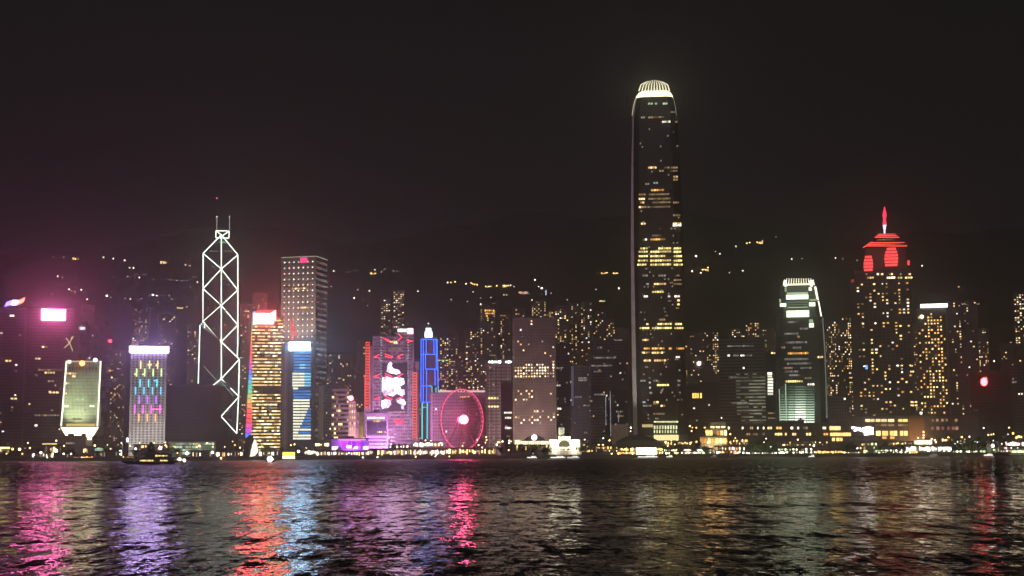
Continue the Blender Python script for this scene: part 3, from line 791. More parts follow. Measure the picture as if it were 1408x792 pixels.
b.grid(16, 3.9, rnd(.10, [W_WHTD, W_WARMD]), ww=.7, wh=.45, maxp=40, keep=.8, dark=DGLASS)
lamp('AREA', (b.o.x, b.Y - 75, 24), 150000, (1, .42, .92), 10, (b.o.x, b.Y, 90))
c = Bld('podium_block', 'low grey podium with yellow and purple strip lights before the red trussed bank', 'low building', 503, 534, 568, 1600, 22)
c.wall(wall('podium_grey', (.42, .38, .42), pw=3, ph=3.4))
c.panel('recess', 504.5, 579, 531.5, 597, DARKM, .05, .3)
c.rows([(574.5, [(505, 529, W_BRT)]), (579.2, [(511, 529, W_WARM)]), (590, [(505, 508, W_WHTD)]), (594, [(518, 531, W_WARM)])], 3, 2.6)
VI1 = glow('strip_lilac', (.72, .28, 1), .62, .3)
for y in (598.5, 603.5, 608, 612.5): c.panel('light_strip', 505, y - .9, 531.5, y + .9, VI1, .4, .4)
lamp('AREA', (c.o.x + 8, c.Y - 25, 10), 60000, (.8, .3, 1), 10, (c.o.x + 14, c.Y + 20, 55))
lamp('AREA', (c.o.x + 62, c.Y - 20, 10), 50000, (1, .3, .45), 10, (c.o.x + 52, c.Y + 20, 45))

# 15  the stepped tower outlined in blue
b = Bld('stepped_tower', 'narrow stepped tower outlined in blue neon under a white lantern', 'skyscraper', 578.5, 602, 465, 1730, 24, yref=530)
LT = plain('dark_granite', (.10, .09, .12), .5)
b.wall(LT, u1=b.L(595, 530)[0], roof=False)
b.wall(LT, u0=b.L(595, 530)[0] + .02, z0=b.L(600, 530)[1], name='upper_bay')
b.wall(LT, u0=b.L(595, 530)[0] + .02, u1=b.L(602, 530)[0], z1=b.L(600, 532)[1], d0=4, roof=False, name='lower_bay')
def bt(mat, *pts): b.tube(pts, mat, 1.05, .8)
bt(NEON_BLU, (579, 466.5), (601, 466.5), (601.3, 487.5), (602.2, 508), (602.4, 531)); bt(NEON_BLU, (579, 466.5), (578.8, 553))
bt(NEON_BLU, (582, 467), (582, 555)); bt(NEON_BLU, (586, 467), (586, 487)); bt(NEON_BLU, (596.5, 467), (596.8, 487)); bt(NEON_BLU, (599.8, 467), (600, 508))
bt(NEON_BLU, (579, 487.2), (601, 487.2)); bt(NEON_BLU, (586, 507.5), (602, 507.5)); bt(NEON_BLU, (586.5, 508), (586.5, 555)); bt(NEON_BLU, (585, 488), (585, 507)); bt(NEON_BLU, (598, 508), (598.5, 530))
bt(NEON_BLU, (579, 530.5), (592, 530.5)); bt(NEON_BLU, (580, 553), (594, 553))
b.tube(((594, 531), (594, 553)), NEON_TURQ, .9, .8); b.tube(((590, 531), (594, 531)), NEON_TURQ, .9, .8); b.tube(((602.5, 531), (602.8, 542)), NEON_TURQ, .9, .8); b.tube(((599.5, 542), (599.5, 533)), NEON_TURQ, .9, .8)
for x in (580.6, 587.6): b.tube(((x, 554), (x - .2, 604)), NEON_TURQ, 1.5, .8)
b.tube(((581, 560), (587, 560)), NEON_TURQ, .8, .8)
LAN = glow('lantern_white', (.82, 1, .96), 2.2, 0, 'AUTO')
b.panel('lantern', 584, 456, 594.5, 463.5, LAN, -6, 10); b.panel('lantern', 585.5, 451, 593, 455.9, LAN, -7, 8)
u, z = b.L(589, 444); an_ = MB().beam((u, 9, b.L(589, 451)[1]), (u, 9, z), .6).build('antenna', STEEL, b.root); MB().ball((u, 9, z), .9).build('mast_lamp', W_WHT, an_)

# 16  wide block behind the ferris wheel
b = Bld('civic_block', 'wide mauve grey block with a lit roof line behind the ferris wheel', 'office block', 592, 667, 541, 1650, 30)
b.wall(wall('mauve_concrete', (.34, .29, .33), pw=3, ph=3.4))
b.panel('roof_light', 603, 536.8, 667, 539.4, glow('roof_line_rose', (1, .55, .62), .75), .5, .8)
b.grid(20, 3.6, rnd(.035, [W_WHT, W_WARMD, W_WHTD]), ww=.55, wh=.45, maxp=40)
b.rows([(545.5, [(632, 646, W_AMB)]), (566, [(613, 624, W_WHTD)])], 3.2, 3)
for z_ in range(5): pass
c = Bld('ribbed_block', 'ribbed violet block partly hidden by the right side of the ferris wheel', 'office block', 640, 668, 548, 1600, 22)
c.wall(wall('ribbed_violet', (.26, .22, .27), pw=2.2, ph=40, gap=.5, mort=.4)); c.grid(10, 3.5, rnd(.08, [W_WHTD, W_WARMD]), ww=.4, wh=.5, maxp=25)

# 17  slim tower with white roof lights
b = Bld('office_tower', 'slim fluted tower with white floodlights along its roof edge', 'office block', 668.5, 703, 502, 1680, 26)
b.wall(wall('fluted_grey', (.28, .25, .25), pw=5.5, ph=90, gap=.9, mort=1.7))
for x in (673, 677, 680.5, 683.5, 687, 696, 699.5, 702):
    u, z = b.L(x, 497.5); MB().ball((u, 1, z), random.uniform(.9, 1.7)).build('roof_lamp', glow('lamp_white_flood', (.95, 1, .95), 5, .3), b.root)
MB().box(b.u0 + 1, b.u1 - 1, 2, 20, b.h, b.h + 3.4).build('plant_room', CONCG, b.root)
b.rows([(547.5, [(671, 686, W_YEL)]), (559, [(671, 686, W_YEL)]), (505.5, [(672, 680, W_WARMD)]), (608, [(683, 692, W_WARM)])], 3.6, 3.6)
b.grid(9, 3.8, rnd(.03, [W_WHTD]), ww=.6, wh=.45, maxp=15)
b = Bld('office_block', 'dark violet block with three white window rows left of the brown slab tower', 'office block', 689, 705, 527, 1620, 20)
b.wall(plain('deep_violet_panel', (.09, .065, .12), .6)); b.rows([(567.5, [(693, 704, W_WHT)]), (574.5, [(694, 703, W_WHT)]), (586, [(694, 697, W_WHTD)]), (588.5, [(694, 704, W_WHT)]), (600, [(696, 702, W_WARMD)])], 3.6, 2.6)

# 18  the brown slab with round windows
b = Bld('slab_tower', 'broad brown slab tower with a fine grid of small round windows', 'skyscraper', 705, 764.5, 437.5, 1690, 36)
b.wall(BROWN)
lit_rows = {502.5: 6, 506.3: 9, 510: 12, 513.7: 12, 517.5: 13, 521.3: 0}
ncol_, fh_ = 15, 3.35
wu0, wu1 = b.L(709, 520)[0], b.L(761, 520)[0]
def jar(r, c, nr, nc):
    y = 441.5 + r * 4.0
    p = .03
    if 501 < y < 505: p = .35
    elif 505 < y < 519.5: p = .80
    elif 535 < y < 545: p = .28 if c < 8 else .06
    elif 544 < y < 550: p = .5 if c < 8 else 0
    elif 562 < y < 572: p = .14
    elif 573 < y < 582: p = .30
    elif y < 475: p = .07
    return random.choice((W_WHT, W_WARM, W_BRT, W_WARM)) if random.random() < p else None
RW = {}
def roundlet(mat):
    if mat.name not in RW:
        m_ = MB(); n_ = 10
        m_.loft([[(.95 * math.cos(2 * math.pi * i / n_), -.3, .95 * math.sin(2 * math.pi * i / n_)) for i in range(n_)], [(.95 * math.cos(2 * math.pi * i / n_), 0, .95 * math.sin(2 * math.pi * i / n_)) for i in range(n_)]])
        RW[mat.name] = m_.mesh('round_pane', mat)
    return RW[mat.name]
dk = MB(); nl_ = 0
for r in range(41):
    for c_ in range(ncol_):
        y = 441.5 + r * 4.0; u_ = wu0 + (wu1 - wu0) * c_ / (ncol_ - 1); z_ = b.L(735, y)[1]
        mt = jar(r, c_, 0, 0)
        if mt is not None and nl_ < 100:
            nl_ += 1; link('window', roundlet(mt), b.root, (u_, 0, z_))
        else:
            dk.loft([[(u_ + .9 * math.cos(math.pi / 3 * i), -.12, z_ + .9 * math.sin(math.pi / 3 * i)) for i in range(6)], [(u_ + .9 * math.cos(math.pi / 3 * i), 0, z_ + .9 * math.sin(math.pi / 3 * i)) for i in range(6)]])
o_ = dk.build('window', plain('brown_glass', (.09, .075, .07), .35), b.root); o_['kind'] = 'stuff'
lamp('AREA', (b.o.x - 10, b.Y - 60, 12), 42000, (1, .72, .68), 14, (b.o.x, b.Y, 70))

# 19  mid towers between the slab and the tallest tower
def tower(name, label, cat, x0, x1, yt, Y, mat, cols, fh, p, mats, ww=.55, wh=.5, maxp=50, d=26, **k):
    b = Bld(name, label, cat, x0, x1, yt, Y, d); b.wall(mat); b.grid(cols, fh, rnd(p, mats, k.get('colb'), k.get('rowb')), ww=ww, wh=wh, maxp=maxp, keep=k.get('keep', 1))
    return b
WR = [W_WARM, W_WARM, W_AMB, W_WHT, W_YEL, W_WARMD]; WO = [W_WHT, W_WHTD, W_WHTD, W_WARMD, W_WARM]
b = tower('office_tower', 'dark tower squeezed against the right side of the brown slab', 'office block', 765, 784, 474, 1740, GLASSV, 7, 3.8, .06, WO)
b.rows([(506, [(763, 776, W_WHTD)]), (530, [(765, 771, W_WHT)]), (562, [(766, 772, W_WHT)])], 3.6, 2.8)
b = Bld('office_block', 'dark ribbed block with a pale blue edge strip', 'office block', 785.5, 811, 503, 1700, 24); b.wall(wall('ribbed_slate', (.16, .15, .18), pw=3.2, ph=30, gap=.6, mort=.5))
b.panel('edge_strip', 785.5, 503.5, 789, 558, glow('pale_blue_strip', (.55, .62, .9), .10), .3, .4)
b.rows([(520, [(795, 808, W_WHTD)]), (523, [(795, 807, W_WHTD)]), (546, [(790, 800, W_WHTD)]), (557.5, [(802, 811, W_WHTD)])], 3.6, 2.6)
b.grid(9, 3.7, rnd(.05, WO), ww=.5, wh=.5, maxp=25)
b = tower('apartment_tower', 'dark apartment tower with warm column of windows behind the ribbed slate block', 'apartment tower', 763, 783, 421, 2180, CONCD, 6, 3.1, .30, WR, colb=(.5, 1.6, 1.6, .3, 1, .5))
b = tower('apartment_tower', 'slim dark apartment tower with yellow windows high up, left of a second slim one', 'apartment tower', 783, 797, 417, 2240, CONCD, 5, 3.1, .30, WR, colb=(.6, 1.6, .3, 1.5, .4))
b = tower('apartment_tower', 'slim dark apartment tower with scattered yellow windows above the banded violet tower', 'apartment tower', 799, 815, 416, 2260, CONCD, 5, 3.1, .22, WR)
b = tower('office_tower', 'wide violet glass tower with faint white rows left of the tallest tower', 'office block', 812, 866, 470, 1790, GLASSV, 16, 3.9, .05, WO, ww=.75, wh=.4)
b.rows([(478, [(821, 828, W_WHTD)]), (492, [(816, 846, W_WHTD)]), (503, [(813, 842, W_WHTD)]), (511, [(816, 828, W_WHTD)]), (542.5, [(817, 848, W_WHTD)]), (568, [(813, 828, W_WHTD)]), (572.5, [(815, 822, W_WHT)])], 3.8, 3)
b = tower('office_block', 'striped grey block with bright vertical slits beside the tallest tower', 'office block', 812, 832, 548, 1620, wall('striped_grey', (.30, .28, .27), pw=30, ph=3.3, gap=.8, mort=.35), 8, 3.3, .06, WO, ww=.8, wh=.3)
b = tower('office_block', 'dark block with thin upright light slits just left of the tallest tower', 'office block', 832, 864, 536, 1660, GLASSB, 10, 3.6, .08, WO)
for x, y0, y1 in ((833, 546, 585), (839.5, 538, 600), (850.5, 566, 580)): b.panel('light_slit', x - .5, y0, x + .5, y1, glow('slit_white', (.9, .9, 1), .30, 0, 'NONE', .7, .3), .3, .4)
b.rows([(566, [(847, 857, W_WHTD)]), (572, [(848, 858, W_WARMD)])], 3.4, 2.6)
b = tower('apartment_tower', 'dark tower with dim windows whose top shows left of the tallest tower', 'apartment tower', 843, 866, 452, 2080, CONCD, 7, 3.2, .10, WR)
b.rows([(468, [(842, 856, W_WHTD)]), (472.5, [(841, 857, W_WHTD)])], 3.6, 2.8)
b = Bld('beige_wall_block', 'plain beige windowless block at the foot of the tallest tower', 'low building', 841, 864, 584.5, 1540, 14); b.wall(plain('beige_render', (.62, .56, .42), .8), roof=False); b.panel('coping', 840.5, 583.6, 864.5, 585, PALE, .1, .4)

# residential pair behind the slim tower
b = tower('apartment_tower', 'tall dark apartment tower with an orange lit crown behind the slim fluted tower', 'apartment tower', 660, 682, 424, 2200, CONCD, 7, 3.1, .24, WR, colb=(2.4, .6, .5, 1.2, .4, .6, 1.0))
b.rows([(427, [(666, 680, W_AMB)]), (431, [(667, 679, W_AMB)]), (434.5, [(668, 671, W_AMB)])], 4, 2.6)
b = tower('apartment_tower', 'dark apartment tower with warm windows just left of the brown slab', 'apartment tower', 685, 702, 432, 2260, CONCD, 6, 3.1, .22, WR, colb=(.3, 2.2, 1.6, .3, .4, .5))

# 20  the tallest tower
Yi = 1640
b = Bld('skyscraper', 'tallest tower of all, black and tapering to a brilliant cream crown', 'skyscraper', 866.5, 941, 131, Yi, 60, yref=350)
prof = [(600, 870, 944.5), (500, 868, 943), (420, 867, 941.5), (345, 866.3, 940.3), (344, 866.8, 939), (262, 866.8, 937.6), (261, 867.3, 936.6), (208, 867.8, 935), (207, 868.6, 933.8), (160, 869, 931.5), (143, 871, 929), (131, 873.8, 926)]
def ring(y, xa, xb, fr=.16, dm=0):
    ua, z = b.L(xa, y); ub, _ = b.L(xb, y); w_ = ub - ua; c = w_ * fr; y0_ = (62 - w_) / 2; y1_ = y0_ + w_
    z_ = 0 if y == 600 else z
    return [(ua + c, y0_, z_), (ub - c, y0_, z_), (ub - c * .35, y0_ + c * .35, z_), (ub, y0_ + c, z_), (ub, y1_ - c, z_), (ub - c, y1_, z_), (ua + c, y1_, z_), (ua, y1_ - c, z_), (ua, y0_ + c, z_), (ua + c * .35, y0_ + c * .35, z_)]
MB().loft([ring(*p) for p in prof]).build('wall', wall('tall_tower_glass', (.045, .042, .042), rough=.4, pw=1.6, ph=4.1, gap=.55, mort=1.9, spec=.12), b.root)
MB().loft([ring(131.2, 873.9, 925.7), ring(127, 875.2, 924.4), ring(124, 877, 922.6), ring(121, 879.5, 920)]).build('crown_light', CROWN, b.root)
for i in range(11):
    f_ = i / 10
    xa = 878.5 + f_ * 42; xb = 889 + f_ * 21.5
    yt = 107.3 + 6 * abs(f_ - .5) ** 1.5
    ua, za = b.L(xa, 122.5); um, zm = b.L(xa * .5 + xb * .5 + (f_ - .5) * 5, 115); ub, zb2 = b.L(xb, yt)
    for dp in (1.2, 56):
        m_ = MB(); m_.beam((ua, dp + 3.5, za - 1), (um, dp + (4 if dp < 5 else -3), zm), 1.5, 0, 1.1); m_.beam((um, dp + (4 if dp < 5 else -3), zm), (ub, dp + (8 if dp < 5 else -8), zb2), 1.1, 0, .5)
        m_.build('crown_fin', glow('crown_fin_glow', (1, .90, .60), 1.1) if dp < 5 else PALE, b.root)  # floodlight on the front fins, put in as emission
b.tube(((869, 159), (871, 146), (875, 132)), glow('edge_lights_cream_soft', (1, .9, .62), .5), .8, .6, 'edge_light'); b.tube(((930, 159), (928.5, 146), (925.5, 133)), glow('edge_lights_cream_faint', (1, .9, .62), .2), .7, .6, 'edge_light')
ztop = b.L(900, 115)[1]
MB().box(b.L(890, 120)[0], b.L(910, 120)[0], 22, 40, b.L(900, 124)[1], ztop - 2).build('crown_core', DARKM, b.root)
# pale corner fin down the left edge
m_ = MB(); prev = None
for y, xa, xb in ((603, 871, 876.8), (500, 869, 874.6), (420, 868, 873), (345, 867.4, 871.8), (262, 867.6, 871), (208, 868.4, 871), (160, 869.6, 871.6), (135, 873.5, 875.2)):
    ua, z = b.L(xa, y); ub, _ = b.L(xb, y); z = 0 if y == 603 else z
    cur = [(ua, 1.5, z), (ub, -.6, z), (ub, .5, z), (ua, 8, z)]
    if prev: m_.loft([prev, cur])
    prev = cur
m_.build('corner_fin', WHITE, b.root)
lamp('SPOT', (at(868, 600, Yi - 60).x, Yi - 60, 12), 120000, (1, .92, .78), 1.5, tuple(b.o + b.e * (b.L(871, 470)[0]) + Vector((0, 0, 100))), 42)
YG = W_YEL
Wf = lambda x0, x1, m_: (x0, x1, m_)
b.rows([(142.5, [(890.7, 898, W_GRN), (900, 904, W_GRN), (911, 918, W_GRN)]), (161.5, [(881, 887, W_WHTD), (891, 913, W_WARMD)]), (167.5, [(910, 922, W_WHT), (928, 932, W_WARMD)]), (154, [(922, 929, W_WHTD)]),
        (230.5, [(891, 903, W_WARM), (913, 921, W_WARMD), (922, 932, W_WARMD)]), (235, [(906, 913, W_WARMD), (922, 932, W_WARMD)]), (243, [(925.5, 932.5, W_WARM)]), (247, [(925.5, 932.5, W_WARMD)]), (251.5, [(898, 905, W_COOL)]), (253, [(887, 893, W_WHTD)]),
        (261.5, [(895, 913, W_AMB)]), (267.5, [(878, 888, W_WARMD), (892, 920, W_WARMD)]), (273.5, [(878, 887, W_WARM), (891, 922, W_WARMD)]), (278.5, [(880, 886, W_WARM), (897, 922, W_WARMD), (925, 934, W_WARMD)]), (284.8, [(878, 889, W_WARM), (890, 922, W_WARMD)]),
        (296, [(925, 936, W_WARMD)]), (307.5, [(881, 888, W_YEL), (925, 937, W_YEL)]), (310, [(925, 937, W_WHT)]), (324, [(896, 909, W_WARMD)]), (329.3, [(886.5, 890, W_WHT), (894, 915, W_AMB)]),
        (341.6, [(880, 891, W_YEL), (905, 923, W_YEL), (926, 937, W_YEL)]), (346.2, [(878, 891, W_YEL), (894, 923, W_YEL), (926, 937, W_YEL)]), (352.3, [(878, 891, W_YEL), (894, 915, W_YEL), (926, 938, W_YEL)]), (358.4, [(877, 891, W_YEL), (894, 923, W_YEL), (926, 938, W_YEL)]), (364, [(876, 889, W_YEL), (894, 923, W_YEL), (926, 939, W_YEL)]),
        (379, [(883, 891, W_WHTD), (905, 916, W_WHTD), (928, 935, W_WARMD)]), (385, [(926, 937, W_WARMD)]), (390.5, [(888, 893, W_WHTD), (899, 916, W_WARM), (926, 938, W_WARMD)]), (401.4, [(896.5, 913, W_YEL)]), (407.5, [(885, 891, W_WHT), (918, 922, W_WHT), (927, 935, W_WHT)]), (413, [(931, 935, W_WARM)]), (418.5, [(931, 935, W_WARM)]), (424, [(912, 915, W_WHTD)]),
        (439.5, [(906, 915, W_WARMD)]), (445.6, [(888, 892, W_YEL), (904, 924, W_YEL), (928, 938, W_YEL)]), (451.2, [(879, 893, W_YEL), (896, 924, W_YEL), (927, 940, W_YEL)]), (467.5, [(883, 892, W_WARM)]), (479.2, [(885, 894, W_AMB), (896, 914, W_AMB), (919, 924, W_AMB), (929, 941, W_AMB)]), (485, [(883, 891, W_WARM), (896, 912, W_WARM)]), (491, [(929, 935, W_WHT)]), (495.7, [(885, 895, W_WARM), (899, 916, W_WARM)]),
        (523.5, [(880, 888, W_WHTD), (898, 905, W_WHTD), (931, 936, W_WHTD)]), (529.5, [(903, 920, W_YEL), (931, 936, W_WHTD)]), (537, [(908, 912, W_WHTD)]), (526, [(892, 895, W_COOL)]), (533, [(892.5, 895, W_COOL)]), (540, [(893, 895.5, W_COOL)]), (553, [(883, 888, W_COOL), (898, 906, W_WARM)]), (558, [(884, 896, W_WHTD), (908, 915, W_WARM)]), (569, [(898, 914, W_WARMD)])], 4.1, 3.4, .4, .8, -.2, .5)
b.grid(22, 4.1, lambda r, c, nr, nc: random.choice((W_WHTD, W_WARMD)) if random.random() < (.022 if r < 30 else .075) else None, z0=30, z1=b.L(900, 170)[1], u0=b.L(878, 400)[0], u1=b.L(938, 400)[0], ww=.7, wh=.45, maxp=40, keep=0)
# lit lobby grid at the foot
LOB = glow('lobby_glass', (.92, .95, .50), .85, .3)
for r_ in range(3):
    for c_ in range(9):
        b.panel('lobby_window', 899 + c_ * 3.75, 579 + r_ * 6.1, 899 + c_ * 3.75 + (3.5 if r_ != 1 else 2.2), 579 + r_ * 6.1 + (2.0 if r_ == 0 else 5.0 if r_ == 1 else 4.6), LOB, 1.0, .5) if r_ != 2 else b.panel('lobby_window', 899 + c_ * 3.75, 591.5, 899 + c_ * 3.75 + 1.6, 595.5, LOB, 1.0, .5)
b.panel('lobby_window', 883, 583.5, 898, 587.5, glow('lobby_glass_warm', (1, .8, .35), .5), .8, .4)
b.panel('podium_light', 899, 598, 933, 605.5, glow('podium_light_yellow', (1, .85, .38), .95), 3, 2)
MB().box(b.L(866, 600)[0], b.L(946, 600)[0], -2.5, 40, 0, b.L(900, 598)[1]).build('podium', CONCG, b.root)

# 21  between the tallest tower and the green one
b = tower('apartment_tower', 'dark apartment tower with a dotted light strip right of the tallest tower', 'apartment tower', 946, 966, 460, 2120, CONCD, 6, 3.1, .14, WR)
u, z = b.L(961, 500); MB().ball((u, -2, z), 3.0).build('lamp', glow('lamp_blush', (1, .8, .78), 3, 0, 'AUTO'), b.root)
b = tower('apartment_tower', 'dark apartment tower with bright windows at its right edge, left of the banded block', 'apartment tower', 966, 990, 456, 2060, CONCD, 8, 3.1, .24, WR, colb=(.5, .4, .6, .4, .5, 1.2, 2.6, 1.8), rowb=lambda r, n: 1.5 if r < 18 else .25)
b = Bld('office_block', 'dark low-rise office block with two yellow glowing openings', 'office block', 944, 1003, 528, 1720, 26); b.wall(wall('soot_panel', (.13, .12, .115), pw=3, ph=3.6))
for x0, x1 in ((952, 954.5), (955, 958), (958.5, 961), (962.5, 965)): b.panel('lit_opening', x0, 540.5, x1, 547.5, glow('opening_yellow', (1, .66, .14), 1.2, .2), .1, .3)
b.panel('lit_opening', 996, 541, 1001.5, 547.5, MATS['opening_yellow'], .1, .3)
b.grid(16, 3.6, rnd(.03, WO), ww=.6, wh=.45, maxp=20)
b = tower('apartment_tower', 'dim apartment tower peeping above the left end of the banded block', 'apartment tower', 1004, 1020, 452, 2150, CONCD, 5, 3.1, .24, WR)
b = tower('apartment_tower', 'apartment tower with a bright stack of windows above the middle of the banded block', 'apartment tower', 1026, 1046, 443, 2200, CONCD, 6, 3.1, .26, WR)
b = Bld('office_block', 'wide banded office block with pale green lower floors left of the green tower', 'office block', 989, 1053, 466, 1680, 30)
b.wall(wall('banded_olive', (.24, .22, .19), pw=60, ph=3.75, gap=.55, mort=.4))
BN = [glow('band_olive', (.95, .95, .62), .16, .4), glow('band_olive_soft', (.95, .92, .66), .08, .4)]
b.grid(11, 3.75, lambda r, c, nr, nc: (BN[0] if c > 6 and r > nr * .35 and random.random() < .8 else BN[1] if (c > 3 and r > nr * .3 and random.random() < .7) else None), ww=.98, wh=.42, maxp=100, marg=.01)
b.rows([(476, [(1000, 1036, W_WHTD)]), (488.8, [(1000, 1004, W_WHT), (1008, 1016, W_WHTD), (1018, 1024, W_WHT), (1026, 1034, W_WHTD)]), (506, [(1021, 1024, W_WHT)]), (519, [(1002, 1013, W_WHTD)]), (554, [(1005, 1028, W_WHTD)])], 3.6, 3, off=.3)
b = Bld('office_block', 'dark block with a glowing white corner bay beside the green tower', 'office block', 1053, 1068, 484, 1700, 22); b.wall(GLASSB)
for y in range(512, 544, 4): b.panel('window', 1055.5, y, 1063 - (1.5 if y < 520 else 0), y + 3, W_BRT if y < 516 else glow('window_cream', (1, .95, .75), .95, .3), .1, .3)
b.rows([(485.5, [(1060, 1069, W_YEL)]), (568, [(1056, 1066, W_WARMD)]), (575, [(1056, 1067, W_WARMD)])], 3.6, 2.6)

# 22  the green floodlit tower
Yg = 1620
b = Bld('skyscraper', 'crowned glass tower glowing pale green at its top and its foot', 'skyscraper', 1066, 1139, 391, Yg, 46, yref=500)
prof2 = [(606, 1068, 1139), (520, 1066.5, 1138), (437, 1066, 1134.5), (436, 1068, 1132), (415, 1069, 1129.5), (414, 1071, 1128), (392, 1072.5, 1124.5), (391, 1074, 1122.5)]
def ring2(y, xa, xb):
    ua, z = b.L(xa, y); ub, _ = b.L(xb, y); z = 0 if y == 606 else z; w_ = ub - ua; c = w_ * .14; o_ = (56 - w_) / 2
    return [(ua + c, o_, z), (ub - c, o_, z), (ub, o_ + c, z), (ub, o_ + w_ - c, z), (ub - c, o_ + w_, z), (ua + c, o_ + w_, z), (ua, o_ + w_ - c, z), (ua, o_ + c, z)]
MB().loft([ring2(*p) for p in prof2]).build('wall', wall('sea_glass', (.055, .065, .06), rough=.4, pw=1.6, ph=3.9, gap=.5, mort=2.2, spec=.12), b.root)
CR2 = glow('crown_lights_cream', (1, .93, .62), 1.3, 0, 'AUTO'); GW = glow('band_green_white', (.86, 1, .62), 1.7, .15); GW2 = glow('band_green_soft', (.72, .95, .62), .45, .2)
for i in range(13):
    x = 1077 + i * 3.55; ua, za = b.L(x, 391.5); ub, zb2 = b.L(1078.5 + i * 3.3, 382 + (1.5 if i in (0, 12) else 0))
    MB().beam((ua, 2, za), (ub, 5, zb2), 1.2, 0, .7).build('crown_fin', CR2, b.root)
b.panel('crown_light', 1077, 389.8, 1120, 391.8, CR2, -3, 3)
for x in (1078, 1113.5): b.panel('crown_light', x, 385.5, x + 4, 393.5, glow('crown_spot_white', (1, .98, .85), 2.2), -1.5, 1)
b.panel('lit_band', 1081, 405.5, 1111.5, 411.5, GW, .3, .5); b.panel('lit_band', 1082, 402, 1111, 405.2, GW2, .3, .5)
b.panel('lit_band', 1081.5, 427, 1112.5, 436, GW, .3, .5)
for y in (415, 418.5, 422): b.panel('lit_band', 1083, y, 1111, y + 1.2, GW2 if y == 422 else glow('band_grey_soft', (.8, .9, .7), .14), .3, .4)
for x0, x1, y0, y1, mt in ((1072.5, 1081, 417, 421.5, GW), (1112.5, 1121, 415.5, 421, GW), (1112.5, 1119, 444, 450, GW), (1112, 1116, 395, 399.5, GW), (1079, 1081.5, 393, 401, GW2), (1113, 1124, 411, 413.5, GW2), (1071.5, 1074, 411, 416, GW2), (1112.5, 1118, 439, 443, GW2)):
    b.panel('lit_band', x0, y0, x1, y1, mt, -1.2, .6)
for pts in (((1121, 393), (1124.5, 411.5)), ((1125, 413), (1129, 434))):
    b.tube(pts, EDGE_W, 2.2, -8, 'edge_light')
b.tube(((1131, 436), (1134, 480), (1137, 575)), glow('edge_lights_faint', (.92, .95, .8), .13), 1.6, -6, 'edge_light')
b.rows([(459, [(1078, 1098, W_WHTD)]), (463, [(1096, 1100, W_WARMD)]), (486, [(1083, 1112, W_AMB)]), (491, [(1124, 1132, W_WARM)]), (500, [(1082, 1116, W_WHTD)]), (524.5, [(1080, 1104, W_YEL)]), (528.5, [(1110, 1120, W_WHT)]), (516, [(1085, 1100, W_WHTD)]), (443, [(1082, 1096, W_WHTD)]), (452, [(1100, 1111, W_WHTD)]), (471, [(1080, 1110, W_WHTD)]), (478, [(1074, 1080, W_WARMD), (1090, 1102, W_WHTD)]), (494, [(1078, 1112, W_WHTD)]), (506, [(1076, 1090, W_WARMD), (1100, 1116, W_WHTD)]), (511, [(1078, 1098, W_WHTD)]), (520, [(1106, 1116, W_WARMD)])], 3.9, 3, off=-.1)
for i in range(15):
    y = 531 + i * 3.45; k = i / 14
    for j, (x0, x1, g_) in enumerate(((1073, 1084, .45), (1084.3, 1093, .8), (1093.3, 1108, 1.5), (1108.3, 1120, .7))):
        b.panel('lit_band', x0, y, x1, y + 1.9, glow('foot_green_%d_%d' % (i, j), (.62 + .25 * k * g_, 1, .64 + .15 * k * g_), (.10 + 1.7 * k ** 1.8) * g_, 0, 'NONE', .35, .05), .3, .4)  # floodlight on the foot, strongest low and central, put into the emission
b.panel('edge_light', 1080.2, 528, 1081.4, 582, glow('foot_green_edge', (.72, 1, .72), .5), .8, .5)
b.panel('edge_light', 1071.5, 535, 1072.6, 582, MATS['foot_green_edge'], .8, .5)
lamp('SPOT', (b.o.x + 2, Yg - 26, 34), 12000, (.72, 1, .70), 2, tuple(b.o + Vector((0, 0, 62))), 85)
c = Bld('rooftop_block', 'squat dark plant block standing before the green tower foot', 'low building', 1097, 1106, 578, 1560, 10); c.wall(CONCD)

# 23  right of the green tower
b = tower('apartment_tower', 'apartment tower thick with warm windows between the green and the red roofed towers', 'apartment tower', 1138, 1157, 441, 1880, CONCD, 7, 3.1, .30, WR, colb=(.5, 1.6, .9, .6, 1.2, .8, .6))
b = tower('apartment_tower', 'apartment tower whose right edge is a yellow lit column beside the red roofed tower', 'apartment tower', 1157, 1173, 436, 1930, CONCD, 6, 3.1, .34, WR, colb=(.5, .4, .6, .8, 2.2, 1.6))
b = tower('office_block', 'dark low block below the two warm apartment towers', 'office block', 1139, 1172, 545, 1680, CONCD, 9, 3.6, .05, WO)
Yr = 1780
b = Bld('skyscraper', 'dark tower with a stepped red lit roof and a tall red spire', 'skyscraper', 1177, 1256, 371, Yr, 52, yref=480)
RW_ = wall('rose_granite', (.17, .145, .14), pw=3.6, ph=3.8)
b.wall(RW_, roof=False)
MB().box(b.L(1170.5, 480)[0], b.u0 - .03, 6, 46, 0, b.L(1172, 384)[1]).build('west_wing', RW_, b.root)
b.panel('lit_cornice', 1170.5, 383.2, 1191, 387.5, glow('cornice_red_dim', (.8, .10, .05), .28), -5, 1.5)
w_ = b.u1 - b.u0
def lv(y, xa, xb, dp): 
    ua, z = b.L(xa, y); ub, _ = b.L(xb, y); return [(ua, dp, z), (ub, dp, z), (ub, 52 - dp, z), (ua, 52 - dp, z)]
MB().loft([lv(371, 1186, 1248, 4), lv(340, 1190, 1245, 5)]).build('attic', RW_, b.root)
RR, RR2 = glow('roof_red', (1, .07, .04), .52, 0, 'AUTO', .3, .3), glow('roof_red_bright', (1, .09, .06), 1.3)
MB().loft([lv(338, 1190, 1247, 2), lv(330.5, 1200, 1243, 10)]).build('roof', RW_, b.root)
